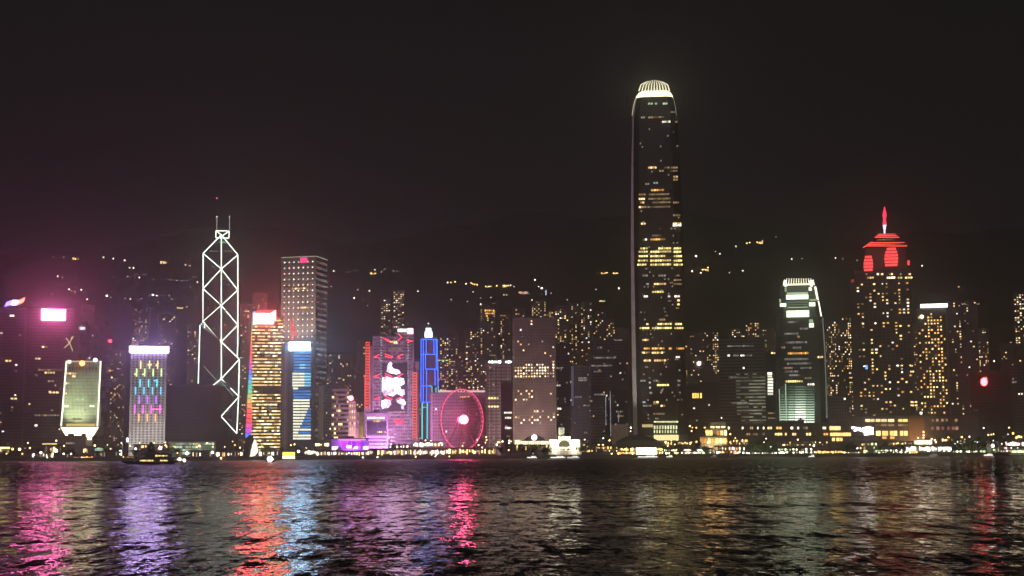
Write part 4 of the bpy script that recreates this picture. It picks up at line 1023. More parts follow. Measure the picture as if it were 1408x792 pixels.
for y, xa, xb, o_ in ((338, 1190, 1247.5, -1.2), (335.4, 1193.5, 1246, -3.6), (332.8, 1197, 1244.5, -6)): b.tube(((xa, y), (xb, y)), RR2, 1.25, o_, 'roof_edge')
b.tube(((1186.5, 340.5), (1199, 332)), RR2, 1.1, -1.5, 'roof_edge')
MB().loft([lv(331, 1203, 1236, 12), lv(325.5, 1204, 1235, 12)]).build('drum', RW_, b.root)
b.rows([(328.3, [(1206, 1228, W_WARMD)])], 3, 2.6, off=-11)
MB().loft([lv(325.4, 1201, 1237, 9), lv(318.5, 1208, 1231, 18)]).build('roof', RW_, b.root)
for y, xa, xb, o_ in ((325, 1202.5, 1236.5, -8), (322.3, 1205, 1234, -11.5), (319.6, 1207.5, 1231.5, -15.5)): b.tube(((xa, y), (xb, y)), RR2, 1.3, o_, 'roof_edge')
def dome(x0, x1, y0, y1, off, n=6):
    xm = (x0 + x1) / 2
    m_ = MB()
    for i in range(n):
        ya_ = y1 - (y1 - y0) * i / n; k = i / n
        hw = (x1 - x0) / 2 * (math.sqrt(max(0.05, 1 - ((k - .28) / .75) ** 2)) if k > .28 else .9 + .1 * k / .28)
        ua, ub, za, zb2 = b.rect(xm - hw, ya_ - (y1 - y0) / n * .78, xm + hw, ya_); m_.box(ua, ub, -off - 1.5, -off, za, zb2)
    m_.build('lit_arch', glow('arch_red', (1, .08, .08), 1.2, 0, 'AUTO'), b.root)
dome(1216, 1235, 339.5, 366, -1); dome(1187.5, 1200.5, 351, 373, 1, 5); dome(1247.5, 1251, 357, 364, -4, 3)
sx = 1216.2
def spr(y, hw): 
    u_, z_ = b.L(sx, y); r_ = hw * .62; return [(u_ + r_ * math.cos(math.pi / 4 * i), 26 + r_ * math.sin(math.pi / 4 * i), z_) for i in range(8)]
MB().loft([spr(318.5, 1.8), spr(312, 1.8), spr(306, 3.4), spr(305, 3.6)]).build('spire_base', glow('spire_lilac', (.95, .75, .95), 1.3, 0, 'AUTO'), b.root)
MB().loft([spr(304.8, 3.8), spr(301, 3.5), spr(296, 2.5), spr(292, 4.2), spr(289, 3.6), spr(284, 1.8), spr(280, 1.0)]).build('spire', glow('spire_red', (1, .04, .09), 1.6, 0, 'AUTO'), b.root)
MB().loft([spr(280, .7), spr(272, .3)]).build('spire_tip', REDP, b.root)
b.rows([(377, [(1205, 1209, W_BRT), (1211, 1215, W_WARM), (1222, 1228, W_WARM), (1237, 1240, W_WARMD), (1249, 1253, W_WARM), (1190, 1193, W_WARMD)]), (382, [(1192, 1202, W_WARM), (1219, 1231, W_BRT), (1234, 1241, W_YEL), (1244, 1255, W_YEL)])], 4, 3.4)
def red_t(r, c, nr, nc):
    bay = (1.3, 1.1, .5, 1.2, .9, .35, 1, 1.2, .3, 1.1, 1.3, .6, 1.2)[c % 13]
    q = (.40 if r < 11 else .24 if r < 26 else .34) * bay
    return random.choice([W_WARM, W_WARM, W_YEL, W_AMB, W_WHT, W_WARMD]) if random.random() < q else None
b.grid(13, 4.0, red_t, z0=14, z1=b.L(1215, 388)[1], ww=.5, wh=.45, maxp=100)
u, z = b.L(1191.5, 505); link('window', boxlet(2.6, 5, .3, glow('screen_blue', (.2, .45, 1), 1.2)), b.root, (u, -.1, z))
b.rows([(557.5, [(1253, 1262, W_YEL)]), (553, [(1252, 1262, W_WARM)]), (503, [(1251, 1256, W_WARM)]), (511, [(1251, 1257, W_WARM)])], 3.4, 4)

b = Bld('hotel_tower', 'hotel tower with rows of amber windows under a white roof light', 'hotel', 1263, 1304, 424, 1800, 30); b.wall(CONCD)
b.panel('roof_light', 1265.5, 417.8, 1303, 423, SIGN_WHT, .3, 1.4)
b.grid(9, 3.9, lambda r, c, nr, nc: random.choice((W_WARM, W_AMB, W_AMB, W_YEL)) if random.random() < (.30 + (.35 if c in (3, 4, 6, 7) else 0)) * (.3 if r < 2 else 1) else None, ww=.5, wh=.5, maxp=100)
u, z = b.L(1267.5, 435.5); MB().ball((u, -1, z), 2.4).build('lamp', W_BRT, b.root)
b = tower('apartment_tower', 'dark tower with sparse dim windows and a pale vertical row of lights', 'apartment tower', 1305, 1347, 414, 1880, GLASSV, 11, 3.3, .10, WR + [W_WARMD, W_WHTD], colb=(.5, .6, 2.4, .6, 3.4, .4, .7, .5, .8, 1.0, .5))
b.rows([(418, [(1322, 1328, W_WARMD), (1342, 1347, W_WARMD)])], 3.6, 3)
b = Bld('office_block', 'dark block at the right with a glowing red sign on its face', 'office block', 1335, 1392, 512, 1700, 26); b.wall(wall('umber_panel', (.12, .095, .085), pw=3, ph=3.6)); b.grid(14, 3.6, rnd(.02, WO), ww=.6, wh=.45, maxp=12)
u, z = b.L(1353, 525); MB().loft([[(u + 3.6 * math.cos(R(18) * i), y_, z + 4.6 * math.sin(R(18) * i)) for i in range(20)] for y_ in (-1.2, -.2)]).build('sign', glow('sign_red_blaze', (1, .05, .06), 16, 0, 'AUTO'), b.root)
b = tower('apartment_tower', 'far right tower with yellow lit windows cut by the edge of the picture', 'apartment tower', 1397, 1420, 403, 2000, CONCD, 6, 3.1, .20, WR, rowb=lambda r, n: 2.4 if r < 22 else .3)
b = tower('office_block', 'dark block with two pale window strips at the far right', 'office block', 1376, 1424, 505, 1750, CONCD, 12, 3.6, .02, WO); b.rows([(525.5, [(1386, 1398, W_WHTD)])], 3.6, 3)

# towers standing further back on the slope
back = [(180, 204, 424, 'dark hillside tower with a stack of yellow windows above the hotel sign', .16), (216, 240, 434, 'dark hillside tower with few lit windows right of the yellow stack', .09), (256, 275, 446, 'dark hillside tower just left of the triangulated tower', .10),
        (329, 345, 420, 'dark hillside tower with pink tinted windows right of the triangulated tower', .14), (442, 462, 486, 'dark hillside tower behind the plain grey slab', .10), (461, 482, 487, 'dim hillside tower above the banded office block', .09),
        (523, 537, 411, 'dark hillside tower left of the tall stack behind the bank', .24), (540, 556, 400, 'thin hillside tower with a tall stack of lights behind the bank', .30), (604, 630, 464, 'dark hillside tower right of the blue outlined tower', .20),
        (630, 655, 486, 'low dark hillside tower left of the slim fluted tower', .08), (731, 752, 414, 'dark hillside tower above the left of the brown slab', .20), (816, 834, 428, 'dim hillside tower above the wide violet tower', .10),
        (490, 505, 470, 'faint hillside tower left of the bank', .05), (1088, 1120, 470, 'hidden hillside tower', .0), (142, 172, 482, 'dark hillside tower left of the hotel', .10), (1046, 1066, 452, 'dim hillside tower above the white corner bay', .14)]
back += [(752, 765, 428, 'dark hillside tower above the right end of the brown slab', .26), (834, 846, 440, 'thin hillside tower left of the tallest tower', .16), (852, 866, 474, 'hillside tower touching the left edge of the tallest tower', .12), (943, 955, 474, 'thin hillside tower touching the right edge of the tallest tower', .2),
         (1018, 1028, 460, 'thin hillside tower between the two above the banded block', .22), (1058, 1070, 458, 'hillside tower left of the green tower crown', .16), (1124, 1140, 455, 'hillside tower right of the green tower crown', .2), (1255, 1266, 446, 'hillside tower between the red roofed tower and the hotel', .16), (1347, 1362, 452, 'hillside tower above the glowing red sign', .10), (1378, 1396, 474, 'hillside tower left of the yellow windowed tower at the far right', .08),
         (640, 659, 452, 'hillside tower just left of the orange crowned one', .13), (570, 579, 496, 'sliver of hillside tower between the bank and the blue outlined tower', .1), (420, 446, 470, 'hillside tower right of the dotted tower', .06), (346, 366, 404, 'hillside tower rising behind the hot pink sign', .06), (705, 722, 424, 'hillside tower above the left corner of the brown slab', .2), (470, 490, 506, 'hillside tower behind the clock turret', .1), (110, 128, 420, 'faint hillside tower above the plain white sign', .05), (30, 46, 452, 'faint hillside tower between the two far left towers', .04)]
for x0, x1, yt, lb, p in back:
    if p == 0: continue
    b = tower('apartment_tower', lb, 'apartment tower', x0, x1, yt, 2300, CONCD, max(4, int((x1 - x0) / 3)), 3.2, p * 1.65, WR + [W_WARMD], maxp=45)
    if x0 == 604: b.rows([(495.5, [(601, 617, glow('window_lime', (.85, 1, .45), .6))])], 3.5, 5); b.rows([(522, [(602, 614, W_WHTD)])], 3.5, 4)

#@@WATERFRONT
ORD = 'first second third fourth fifth sixth seventh eighth ninth tenth eleventh twelfth thirteenth fourteenth fifteenth sixteenth seventeenth eighteenth nineteenth twentieth'.split()
ORD += ['twenty-' + o for o in ORD[:9]] + ['thirtieth'] + ['thirty-' + o for o in ORD[:9]] + ['fortieth']
ZONES = [(-30, 84, 'pink sign tower'), (84, 172, 'lantern building'), (172, 234, 'neon bar hotel'), (234, 336, 'dark windowless block'), (336, 396, 'gold striped tower'), (396, 455, 'blue striped tower'),
         (455, 512, 'purple pavilion'), (512, 577, 'red trussed bank'), (577, 604, 'blue outlined tower'), (604, 668, 'ferris wheel'), (668, 705, 'slim fluted tower'), (705, 767, 'brown slab tower'), (767, 850, 'clock tower pier'),
         (850, 945, 'tallest tower'), (945, 990, 'terraced pavilion'), (990, 1066, 'banded olive block'), (1066, 1140, 'green floodlit tower'), (1140, 1262, 'red roofed tower'), (1262, 1347, 'white topped hotel'), (1347, 1450, 'red sign block')]
def zone(px):
    for a, b_, n in ZONES:
        if a <= px < b_: return n
    return ZONES[-1][2]

# --- ferris wheel
Yw = 1470
cw = at(634.5, 577, Yw)
rw = 41.5 * Yw / F
wth = -math.atan2(cw.x, Yw) + R(46)
fw = thing('ferris_wheel', 'tall ferris wheel with a pink rim and a blazing white pink hub', 'ferris wheel', (cw.x, Yw, 3), wth)
hz_ = cw.z - 3
PINKN, PINKD = glow('rim_pink', (1, .10, .22), 1.5), glow('rim_pink_dim', (1, .12, .30), .5)
def circ(r, y, n=72): return [(r * math.cos(2 * math.pi * i / n), y, hz_ + r * math.sin(2 * math.pi * i / n)) for i in range(n)]
for y in (-1.4, 1.4):
    m_ = MB(); c_ = circ(rw, y)
    for i in range(72): m_.beam(c_[i], c_[(i + 1) % 72], .62)
    m_.build('rim', PINKN if y < 0 else PINKD, fw)
m_ = MB()
for i in range(28):
    a = 2 * math.pi * i / 28
    m_.beam((2 * math.cos(a), (-1) ** i * 2, hz_ + 2 * math.sin(a)), (rw * math.cos(a), (-1) ** i * 1.3, hz_ + rw * math.sin(a)), .16)
m_.build('spokes', glow('spoke_pink', (1, .10, .25), .10), fw)
MB().loft([[(3.1 * math.cos(R(15) * i), y, hz_ + 3.1 * math.sin(R(15) * i)) for i in range(24)] for y in (2.5, -2.5)]).build('hub', glow('hub_pink', (1, .10, .28), 4, 0, 'AUTO'), fw)
MB().ball((0, -3.2, hz_), 4.4, 0, 20, 12).build('hub_light', glow('hub_white', (1, .07, .18), 34, 0, 'AUTO'), fw)
lamp('POINT', tuple(cw + Vector((-3, -9, 0))), 18000, (1, .1, .3), 3)
for sx_ in (-1, 1):
    for sy_ in (-1, 1):
        MB().beam((0, sy_ * 3.2, hz_), (sx_ * 17, sy_ * 9, 0), 1.3).build('leg', glow('leg_pink', (.9, .09, .16), .26 if sy_ < 0 else .12), fw)
cab = MB().loft([[(1.0 * math.cos(R(45) * i) * k, 1.2 * math.sin(R(45) * i) * k, z) for i in range(8)] for z, k in ((-2.4, .7), (-2.0, 1), (-.8, 1), (-.4, .7))]).mesh('cabin', plain('cabin_white', (.7, .62, .66), .4))
for i in range(42):
    a = 2 * math.pi * i / 42
    link('cabin', cab, fw, (rw * 1.0 * math.cos(a), 0, hz_ + rw * 1.0 * math.sin(a)))
MB().box(-19, 19, -10, 10, 0, 3.2).build('platform', CONCG, fw)
for i in range(9):
    link('platform_light', boxlet(2.6, .8, .4, PINKN), fw, (-16 + i * 4, -10, 2.4))

# --- piers and low blocks along the quay: a roof, posts and lit bays
def arcade(name, label, cat, x0, x1, yt, yb, Y, mats, n, p=.9, mat=CONCD, roofmat=ROOFM, rows_=1, d=12, base=3):
    b = Bld(name, label, cat, x0, x1, yt, Y, d, yref=(yt + yb) / 2)
    zt = b.h; zb_ = max(base + .3, b.L((x0 + x1) / 2, yb)[1]); rt = max(.7, (zt - zb_) * .14)
    MB().box(b.u0, b.u1, 1.2, d, base - 3, zt - rt).build('wall', mat, b.root)
    if zb_ > base + 1: MB().box(b.u0 - .1, b.u1 + .1, -.4, 1.18, base - 3, zb_ - .4).build('plinth', CONCD, b.root)
    MB().box(b.u0 - 1, b.u1 + 1, -1.2, d + .6, zt - rt + .02, zt).build('roof', roofmat, b.root)
    n = min(90 // rows_, int(n * 1.4)); cw_ = (b.u1 - b.u0) / n; hh = (zt - rt - zb_) / rows_
    for i in range(n + 1):
        MB().box(b.u0 + i * cw_ - .15, b.u0 + i * cw_ + .15, -.4, -.05, zb_ - .4, zt - rt).build('post', mat, b.root)
    for r_ in range(rows_):
        for i in range(n):
            if random.random() < p:
                hs = round(hh * random.uniform(.3, .85), 1); ws = round(cw_ * random.uniform(.4, .95), 1)
                link('bay_light', boxlet(ws, hs, .3, random.choice(mats)), b.root, (b.u0 + cw_ * (i + .5), 1.1, zb_ + hh * (r_ + .5) + random.uniform(-.1, .1) * hh))
    return b
BW = [glow('bay_white', (1, .92, .75), 3.3, .8), glow('bay_warm', (1, .70, .30), 2.25, .8), glow('bay_dim', (1, .7, .4), .3, .8)]
BO = [glow('bay_orange', (1, .42, .10), 2.4, .8), glow('bay_amber', (1, .60, .20), 2.7, .8), BW[2]]
BG = [glow('bay_lime', (.72, 1, .45), 1.35, .8), BW[0], BW[2]]
BYL = [glow('bay_yellow', (1, .82, .25), 2.7, .7), BW[1], BW[2]]
BPK = [glow('bay_pink', (1, .55, .55), 2.1, .8), BW[0], BW[1]]
BBR = [glow('bay_blaze', (1, .9, .62), 5, .4)]
b = arcade('quay_block', 'low dark block with a yellow lit cornice under the pink sign tower', 'low building', -8, 14, 613, 624, 1450, BYL, 8, .5)
b.panel('light_strip', -8, 614.8, 13.5, 616.6, BYL[0], .9, .4)
b = arcade('quay_block', 'low brown block with a yellow roof line just left of the lantern foot', 'low building', 58, 84, 611, 625, 1460, BW, 9, .5, mat=BROWN)
b.panel('light_strip', 58, 609.6, 78.5, 611.2, glow('cornice_yellow', (1, .78, .35), .9), 1.3, .4)
b = arcade('quay_block', 'low grey block with a small green lit sign right of the lantern foot', 'low building', 112, 143, 614, 624, 1450, BW, 10, .35, mat=CONCG)
b.panel('sign', 130.5, 616.3, 142, 620.3, glow('sign_jade', (.45, .85, .60), .5), 1.3, .4)
arcade('ferry_landing', 'small ferry landing with a row of orange lamps below the lantern building', 'pier', 101, 128, 626, 631.6, 1404, BO, 6, 1.0, base=1.5)
arcade('quay_block', 'long low promenade wall with scattered bulbs below the pink sign tower', 'low building', 36, 98, 622, 629, 1420, BW, 22, .35)
arcade('ferry_landing', 'small landing stage with three orange bays left of the dark ferry', 'pier', 168, 184, 626.5, 632, 1404, BO, 4, 1.0, base=1.5)
arcade('quay_block', 'low pale block with bright lamps below the dark windowless block', 'low building', 262, 300, 619, 628, 1430, BW, 12, .4, mat=CONCG)
arcade('quay_block', 'low white lit pavilion right of the yellow cabin boat', 'pavilion', 419, 434, 618, 625, 1430, [BW[0], BBR[0]], 5, 1.0, mat=WHITE)
arcade('quay_block', 'terrace of three warm lit windows under the plain grey slab', 'low building', 433, 462, 607.5, 613.5, 1520, [BPK[0], BW[1], BW[0]], 7, .85, mat=CONCP)
arcade('waterfront_arcade', 'long dark waterfront arcade with lit bays in front of the red trussed bank', 'arcade', 508, 576, 616.5, 626.5, 1420, [BW[0], BW[1], BPK[0], BYL[0], BW[2]], 32, .85)
arcade('waterfront_arcade', 'long waterfront arcade of white lit bays in front of the blue outlined tower', 'arcade', 577, 612, 616.5, 626.5, 1420, [BW[0], BW[0], BPK[0], BW[1]], 16, .9)
arcade('waterfront_arcade', 'yellow lit arcade with a red roof edge at the foot of the ferris wheel', 'arcade', 613, 652, 615.5, 625, 1425, [BYL[0], BYL[0], BO[1], BW[0]], 16, .95)
arcade('waterfront_arcade', 'warm lit tents right of the ferris wheel', 'pavilion', 654, 682, 616, 625, 1430, [BYL[0], BO[1], BW[2]], 10, .9)
b = arcade('quay_block', 'row of white tents above the arcade by the blue outlined tower', 'pavilion', 568, 609, 607, 614.5, 1500, [BW[0], BBR[0], BW[1]], 13, .85, mat=WHITE)
arcade('quay_block', 'upper terrace of small bulbs before the red trussed bank', 'low building', 534, 567, 611, 616, 1480, [BW[0], BPK[0], BW[2]], 13, .6, mat=CONCG)
# clock-tower pier
b = Bld('ferry_pier', 'white floodlit ferry pier with an arched gable and a square clock tower', 'pier', 755.5, 797.5, 603, 1412, 22, yref=612)
FL = plain('pier_white', (.82, .80, .70), .7)
zr = lambda y: b.L(776, y)[1]
MB().box(b.u0, b.u1, 0, 20, 0, zr(604)).build('wall', FL, b.root)
def gable(x0, x1, yb_, yt_):
    m_ = MB(); pts = []
    ua, ub, za, zb2 = b.rect(x0, yt_, x1, yb_)
    n_ = 14
    pts = [(ua, za), (ub, za)] + [((ua + ub) / 2 + (ub - ua) / 2 * math.cos(math.pi * i / n_), za + (zb2 - za) * (.35 + .65 * math.sin(math.pi * i / n_))) for i in range(n_ + 1)]
    return pts
pts = gable(767, 785, 612, 599.5); MB().loft([[(x, -.9, z) for x, z in pts], [(x, -.02, z) for x, z in pts]]).build('gable', FL, b.root)
pts = gable(768.5, 783.5, 614.5, 606); MB().loft([[(x, -1.3, z) for x, z in pts], [(x, -.92, z) for x, z in pts]]).build('arch', glow('arch_glass_dim', (.9, .85, .45), .16), b.root)
ua, ub, za, zb2 = b.rect(768, 588, 776, 603.5)
ct_ = MB().box(ua, ub, 3, 3 + ub - ua, zr(604) + .02, zb2).build('clock_tower', FL, b.root)
MB().box(ua - .3, ub + .3, 2.7, 3.3 + ub - ua, zb2 + .02, zb2 + .8).build('clock_tower_roof', ROOFM, ct_)
m_ = MB(); cxx, czz = (ua + ub) / 2, zb2 - 2.2
m_.loft([[(cxx + 1.5 * math.cos(R(20) * i), 2.7, czz + 1.5 * math.sin(R(20) * i)) for i in range(18)], [(cxx + 1.5 * math.cos(R(20) * i), 2.98, czz + 1.5 * math.sin(R(20) * i)) for i in range(18)]]).build('clock_face', WHITE, ct_)
for x in (757, 760.5, 764, 787.5, 791, 794.5):
    u, z = b.L(x, 606.5); MB().ball((u, -1.6, z), 1.25).build('lamp', glow('pier_lamp', (1, .95, .70), 4, .3), b.root)
for x in (769, 774, 779, 783):
    u, z = b.L(x, 601.5); MB().ball((u, -1.8, z), 1.0).build('lamp', MATS['pier_lamp'], b.root)
for x in (758, 762, 789, 793): b.panel('window', x, 609, x + 2.4, 613.5, BW[0], .2, .3)
MB().box(b.u0 - 1.5, b.u1 + 1.5, -2.5, -.1, 0, zr(618)).build('landing', CONCD, b.root)
for x in (747, 751, 777, 781, 787, 791.5, 795): b.panel('bay_light', x, 615.8, x + 2, 619, random.choice(BYL), 2.6, .2) if x > 756 else None
for dx in (-16, 16): lamp('AREA', tuple(b.o + b.n * 9 + b.e * dx * .6 + Vector((0, 0, 7))), 5000, (1, .95, .68), 3, tuple(b.o + b.e * dx * .5 + Vector((0, 0, 17))))
lamp('SPOT', tuple(b.o + b.n * 12 + b.e * (b.L(772, 600)[0]) + Vector((0, 0, 16))), 9000, (1, 1, .78), 1, tuple(b.o + b.e * (b.L(772, 600)[0]) + Vector((0, 0, 27))), 70)
c = arcade('waterfront_arcade', 'long pier hall with a bright cream roof line left of the clock tower pier', 'pier', 704, 755, 610, 620, 1416, BYL, 18, .25)
for i in range(17): c.panel('light_strip', 708 + i * 2.75, 606.5 if 2 < i else 605, 710.2 + i * 2.75, 611, glow('roof_cream', (1, .88, .52), 1.5, .4), 1.4, .5)
m_ = MB(); u0, u1 = c.L(718, 606)[0], c.L(752, 606)[0]; z0, z1 = c.L(735, 606)[1], c.L(735, 597.5)[1]
m_.loft([[(u0 + (u1 - u0) * k, 4 + 6 * (1 - math.sin(math.pi * k)) , z0 + (z1 - z0) * math.sin(math.pi * k) * .9 + .02), (u0 + (u1 - u0) * k, 12, z0 + (z1 - z0) * math.sin(math.pi * k) + .05), (u0 + (u1 - u0) * k, 12, z0), (u0 + (u1 - u0) * k, 4, z0)] for k in [i / 10 for i in range(11)]]).build('roof_hump', ROOFM, c.root)
g_ = thing('balloon_lamp', 'big white balloon lamp glowing above the long pier hall', 'lamp', tuple(at(734.5, 601.5, 1412)))
MB().ball((0, 0, 0), 2.9, 0, 16, 10).build('globe', glow('balloon_white', (.95, .92, 1), 1.6, 0, 'AUTO'), g_)
MB().beam((0, 0, -2.8), (0, 0, -g_.location.z + 3), .35).build('pole', DARKM, g_)
# dark tent roof and its lit hall
b = arcade('ferry_pier', 'pier hall with a blazing white middle under a dark rounded roof', 'pier', 850, 912, 614, 625.5, 1410, [BO[0], BYL[0], BW[1]], 22, .85, rows_=2)
for i in range(7): b.panel('bay_light', 874.5 + i * 4.1, 614.8, 878.2 + i * 4.1, 625, glow('bay_blaze_white', (1, .93, .68), 3, .3), .5, .4)
m_ = MB(); rgs = []
for k in [i / 14 for i in range(15)]:
    x = 846 + 68 * k; hgt = 16 * (math.sin(math.pi * min(1, (k * .92 + .08))) ** .7)
    u = b.L(x, 610)[0]; z0 = b.L(x, 614)[1]; hm = hgt * 1410 / F
    rgs.append([(u, -1, z0 + .05), (u, 1, z0 + hm * .55 + .1), (u, 7, z0 + hm + .15), (u, 14, z0 + hm * .7 + .1), (u, 20, z0 + .05)])
m_.loft(rgs).build('tent_roof', plain('tent_grey', (.09, .08, .085), .8), b.root)
arcade('waterfront_arcade', 'two tier promenade of white and green bulbs right of the dark rounded roof', 'arcade', 913, 980, 616, 626, 1420, [BW[0], BG[0], BW[1], BW[2]], 24, .7, rows_=2)
b = Bld('terraced_pavilion', 'terraced pavilion stepping up in three warm lit tiers', 'pavilion', 961, 1001, 600, 1560, 22, yref=605)
for k, (x0, x1, y0, y1, mt) in enumerate(((962, 1010, 601, 611, BO), (970, 1000, 590, 600, BO), (976, 998, 581, 589.5, BYL))):
    ua, ub, za, zb2 = b.rect(x0, y0, x1, y1)
    ti_ = MB().box(ua, ub, k * 3, 20, 0 if k == 0 else za + .02, zb2).build('tier', CONCP, b.root)
    MB().box(ua - .5, ub + .5, k * 3 - .6, 20.5, zb2 + .03, zb2 + .6).build('cornice', CONCG, ti_)
    n = 9 if k == 0 else 6 if k == 1 else 3
    for i in range(n):
        if random.random() < .9:
            x = x0 + (x1 - x0) * (i + .5) / n
            ua, ub, za, zb2 = b.rect(x - (x1 - x0) / n * .36, y0 + 2 + (3 if k == 2 else 0), x + (x1 - x0) / n * .36, y1 - 1.5)
            link('window', boxlet(ub - ua, zb2 - za, .3, random.choice(mt[:2])), ti_, ((ua + ub) / 2, k * 3, (za + zb2) / 2))
lamp('AREA', tuple(b.o + b.n * 14 + Vector((0, 0, 10))), 5000, (1, .75, .35), 6, tuple(b.o + Vector((0, 8, 32))))
arcade('ferry_pier', 'orange lit two storey pier right of the terraced pavilion', 'pier', 983, 1024, 612.5, 626, 1412, BO + [BPK[0], BW[0]], 15, .85, rows_=2)
# the dark mall podium behind the piers
b = Bld('mall_block', 'long dark mall block with two rows of small lamps below the green tower', 'mall', 1000, 1168, 583, 1500, 30, yref=600); b.wall(wall('mall_brown', (.13, .10, .09), pw=4, ph=4.2))
b.rows([(588.5, [(1001, 1003, W_BRT), (1020, 1022, W_BRT), (1031, 1036, W_WARM), (1041, 1043, W_BRT), (1049, 1051, W_BRT), (1055, 1062, W_YEL), (1067, 1075, W_AMB), (1086.5, 1091, W_BRT), (1096, 1099, W_BRT), (1104, 1111, W_WARMD), (1131, 1136, W_BRT), (1140.5, 1156, W_YEL)]),
        (597, [(1026, 1032, W_WARMD), (1035, 1042, W_WARMD), (1048, 1052, W_WARMD), (1065, 1076, W_YEL), (1079, 1082, W_WARM), (1089, 1095, W_WARM), (1108, 1115.5, W_YEL), (1132, 1139, W_AMB)])], 4.4, 3.2, off=.1)
OG = glow('window_orange_blaze', (1, .62, .2), 1.7, .3)
for i in range(8): b.panel('window', 1141.5 + i * 3.6, 595, 1144.7 + i * 3.6, 599.5, OG, .3, .4)
for i in range(4): b.panel('window', 1140.5 + i * 3.9, 586, 1144 + i * 3.9, 591.5, glow('window_gold_blaze', (1, .75, .30), 1.2, .2), .3, .4)
for x0, x1 in ((1144, 1148), (1150, 1154), (1154.5, 1158.5)): b.panel('window', x0, 602, x1, 606.5, OG, .3, .4)
arcade('ferry_pier', 'pier of white bulbs below the green tower', 'pier', 1070, 1121, 615, 626, 1412, [BG[0], BW[0], BBR[0], BW[2]], 17, .6, rows_=2)
arcade('ferry_pier', 'low orange glowing pier right of the white bulb pier', 'pier', 1121, 1158, 618.5, 626, 1412, [BO[0], BO[0], BO[1]], 14, 1.0)
arcade('ferry_pier', 'olive lit pier hall below the white flaring sign', 'pier', 1182, 1206, 606, 624, 1416, [BYL[0], BG[0], BW[2]], 7, .6, rows_=3, mat=plain('olive_render', (.35, .31, .18), .8))
# ferry terminal block
b = Bld('terminal_block', 'long terminal block with large orange windows below the red roofed tower', 'terminal', 1170, 1346, 572, 1520, 34, yref=595); b.wall(wall('terminal_stone', (.23, .19, .165), pw=6, ph=5))
for x0, x1 in ((1190, 1196), (1196.6, 1202.5), (1204, 1210.5), (1211.5, 1219.5), (1221, 1229.5), (1235, 1241), (1241.6, 1248)):
    b.panel('window', x0, 576.2, x1, 580, BYL[0] if x0 > 1234 else W_YEL, .2, .4)
    if x0 > 1203: b.panel('window', x0, 583, x1, 586, W_WARMD, .2, .4)
for x0, x1 in ((1204.5, 1210.8), (1213, 1221), (1223.5, 1228), (1228.6, 1233.6), (1237.5, 1242), (1243, 1248)): b.panel('window', x0, 592.5, x1, 599, OG, .2, .4)
for x0, x1 in ((1213, 1219), (1224, 1230)): b.panel('window', x0, 600, x1, 603.5, W_AMB, .2, .4)
MB().box(b.L(1250, 590)[0], b.L(1271, 590)[0], -.5, -.05, 0, b.L(1260, 575)[1]).build('brown_panel', plain('copper_panel', (.40, .24, .13), .6), b.root)
for x in (1281, 1287, 1294, 1300, 1313): b.panel('window', x, 576, x + 3.5, 579.5, W_WARMD, .2, .4)
DRED = glow('window_rose_dim', (1, .45, .32), .25, .5)
for x in (1280, 1287.5, 1294, 1302, 1308.5, 1313.5): b.panel('window', x, 586.5, x + 4.2, 591, DRED, .2, .4)
for y in (594, 598.5, 602): u, z = b.L(1270, y); MB().ball((u, -1, z), .9).build('lamp', glow('lamp_amber_small', (1, .5, .2), 4), b.root)
u, z = b.L(1266.5, 568); MB().ball((u, 2, z), 1.6).build('lamp', W_WHT, b.root)
lamp('AREA', tuple(b.o + b.n * 20 + b.e * (b.L(1258, 590)[0]) + Vector((0, 0, 6))), 6000, (1, .6, .3), 8, tuple(b.o + b.e * (b.L(1258, 590)[0]) + Vector((0, 0, 28))))
s_ = Bld('neon_sign', 'overexposed white neon sign slanting across a dark frame on the mall roof', 'sign', 1169, 1203, 586, 1480, 2, yref=593)
FLARE = glow('flare_white', (1, .82, .80), 4, .2, 'AUTO')
for x0, y0, x1, y1, w_ in ((1171, 588, 1183, 589.5, 2.2), (1180, 590, 1190, 593.5, 2.6), (1186, 590, 1193, 588.5, 3), (1188, 595.5, 1201, 594, 4.6), (1193, 588, 1201, 590, 3), (1174, 592.5, 1180, 591, 1.4)):
    ua, za = s_.L(x0, y0); ub, zb2 = s_.L(x1, y1); MB().beam((ua, -1, za), (ub, -1, zb2), w_).build('neon_tube', FLARE, s_.root)
MB().box(s_.u0 + 1, s_.u1 - 1, -.2, .4, s_.L(1186, 601)[1], s_.h).build('frame', DARKM, s_.root)
for x in (1174, 1186, 1198): u, z = s_.L(x, 600); MB().box(u - .4, u + .4, .42, 1.2, 0, z + 3).build('post', DARKM, s_.root)
b = arcade('ferry_pier', 'broad white lit ferry pier in front of the terminal block', 'pier', 1246, 1308, 612, 621, 1408, [BW[0], BBR[0], BW[0]], 20, .95, mat=WHITE)
for i in range(6): b.panel('bay_light', 1257.5 + i * 4, 606, 1260.8 + i * 4, 610.5, glow('bay_upper_white', (1, .9, .70), 2.6, .4), -2, .5)
MB().box(b.L(1256, 608)[0], b.L(1282, 608)[0], 2.55, 9, b.h + .02, b.L(1269, 604.5)[1]).build('upper_deck', WHITE, b.root)
for i in range(4): b.panel('bay_light', 1250 + i * 3, 620, 1252.4 + i * 3, 623.5, BO[1], 1.4, .4)
arcade('quay_block', 'small white lit kiosk between the white pier and the lit green trees', 'low building', 1314, 1328, 604.5, 611, 1440, [BW[0], BBR[0]], 5, .9, mat=WHITE)
arcade('quay_block', 'second small white kiosk above the lit green trees', 'low building', 1333, 1347, 604, 610.5, 1445, [BW[0], BBR[0]], 5, .9, mat=CONCG)
arcade('quay_block', 'pale shed with a blazing white lamp at the far right', 'low building', 1357, 1374, 606, 624, 1440, [BW[0], BW[2], BG[0]], 6, .5, rows_=2, mat=CONCP)
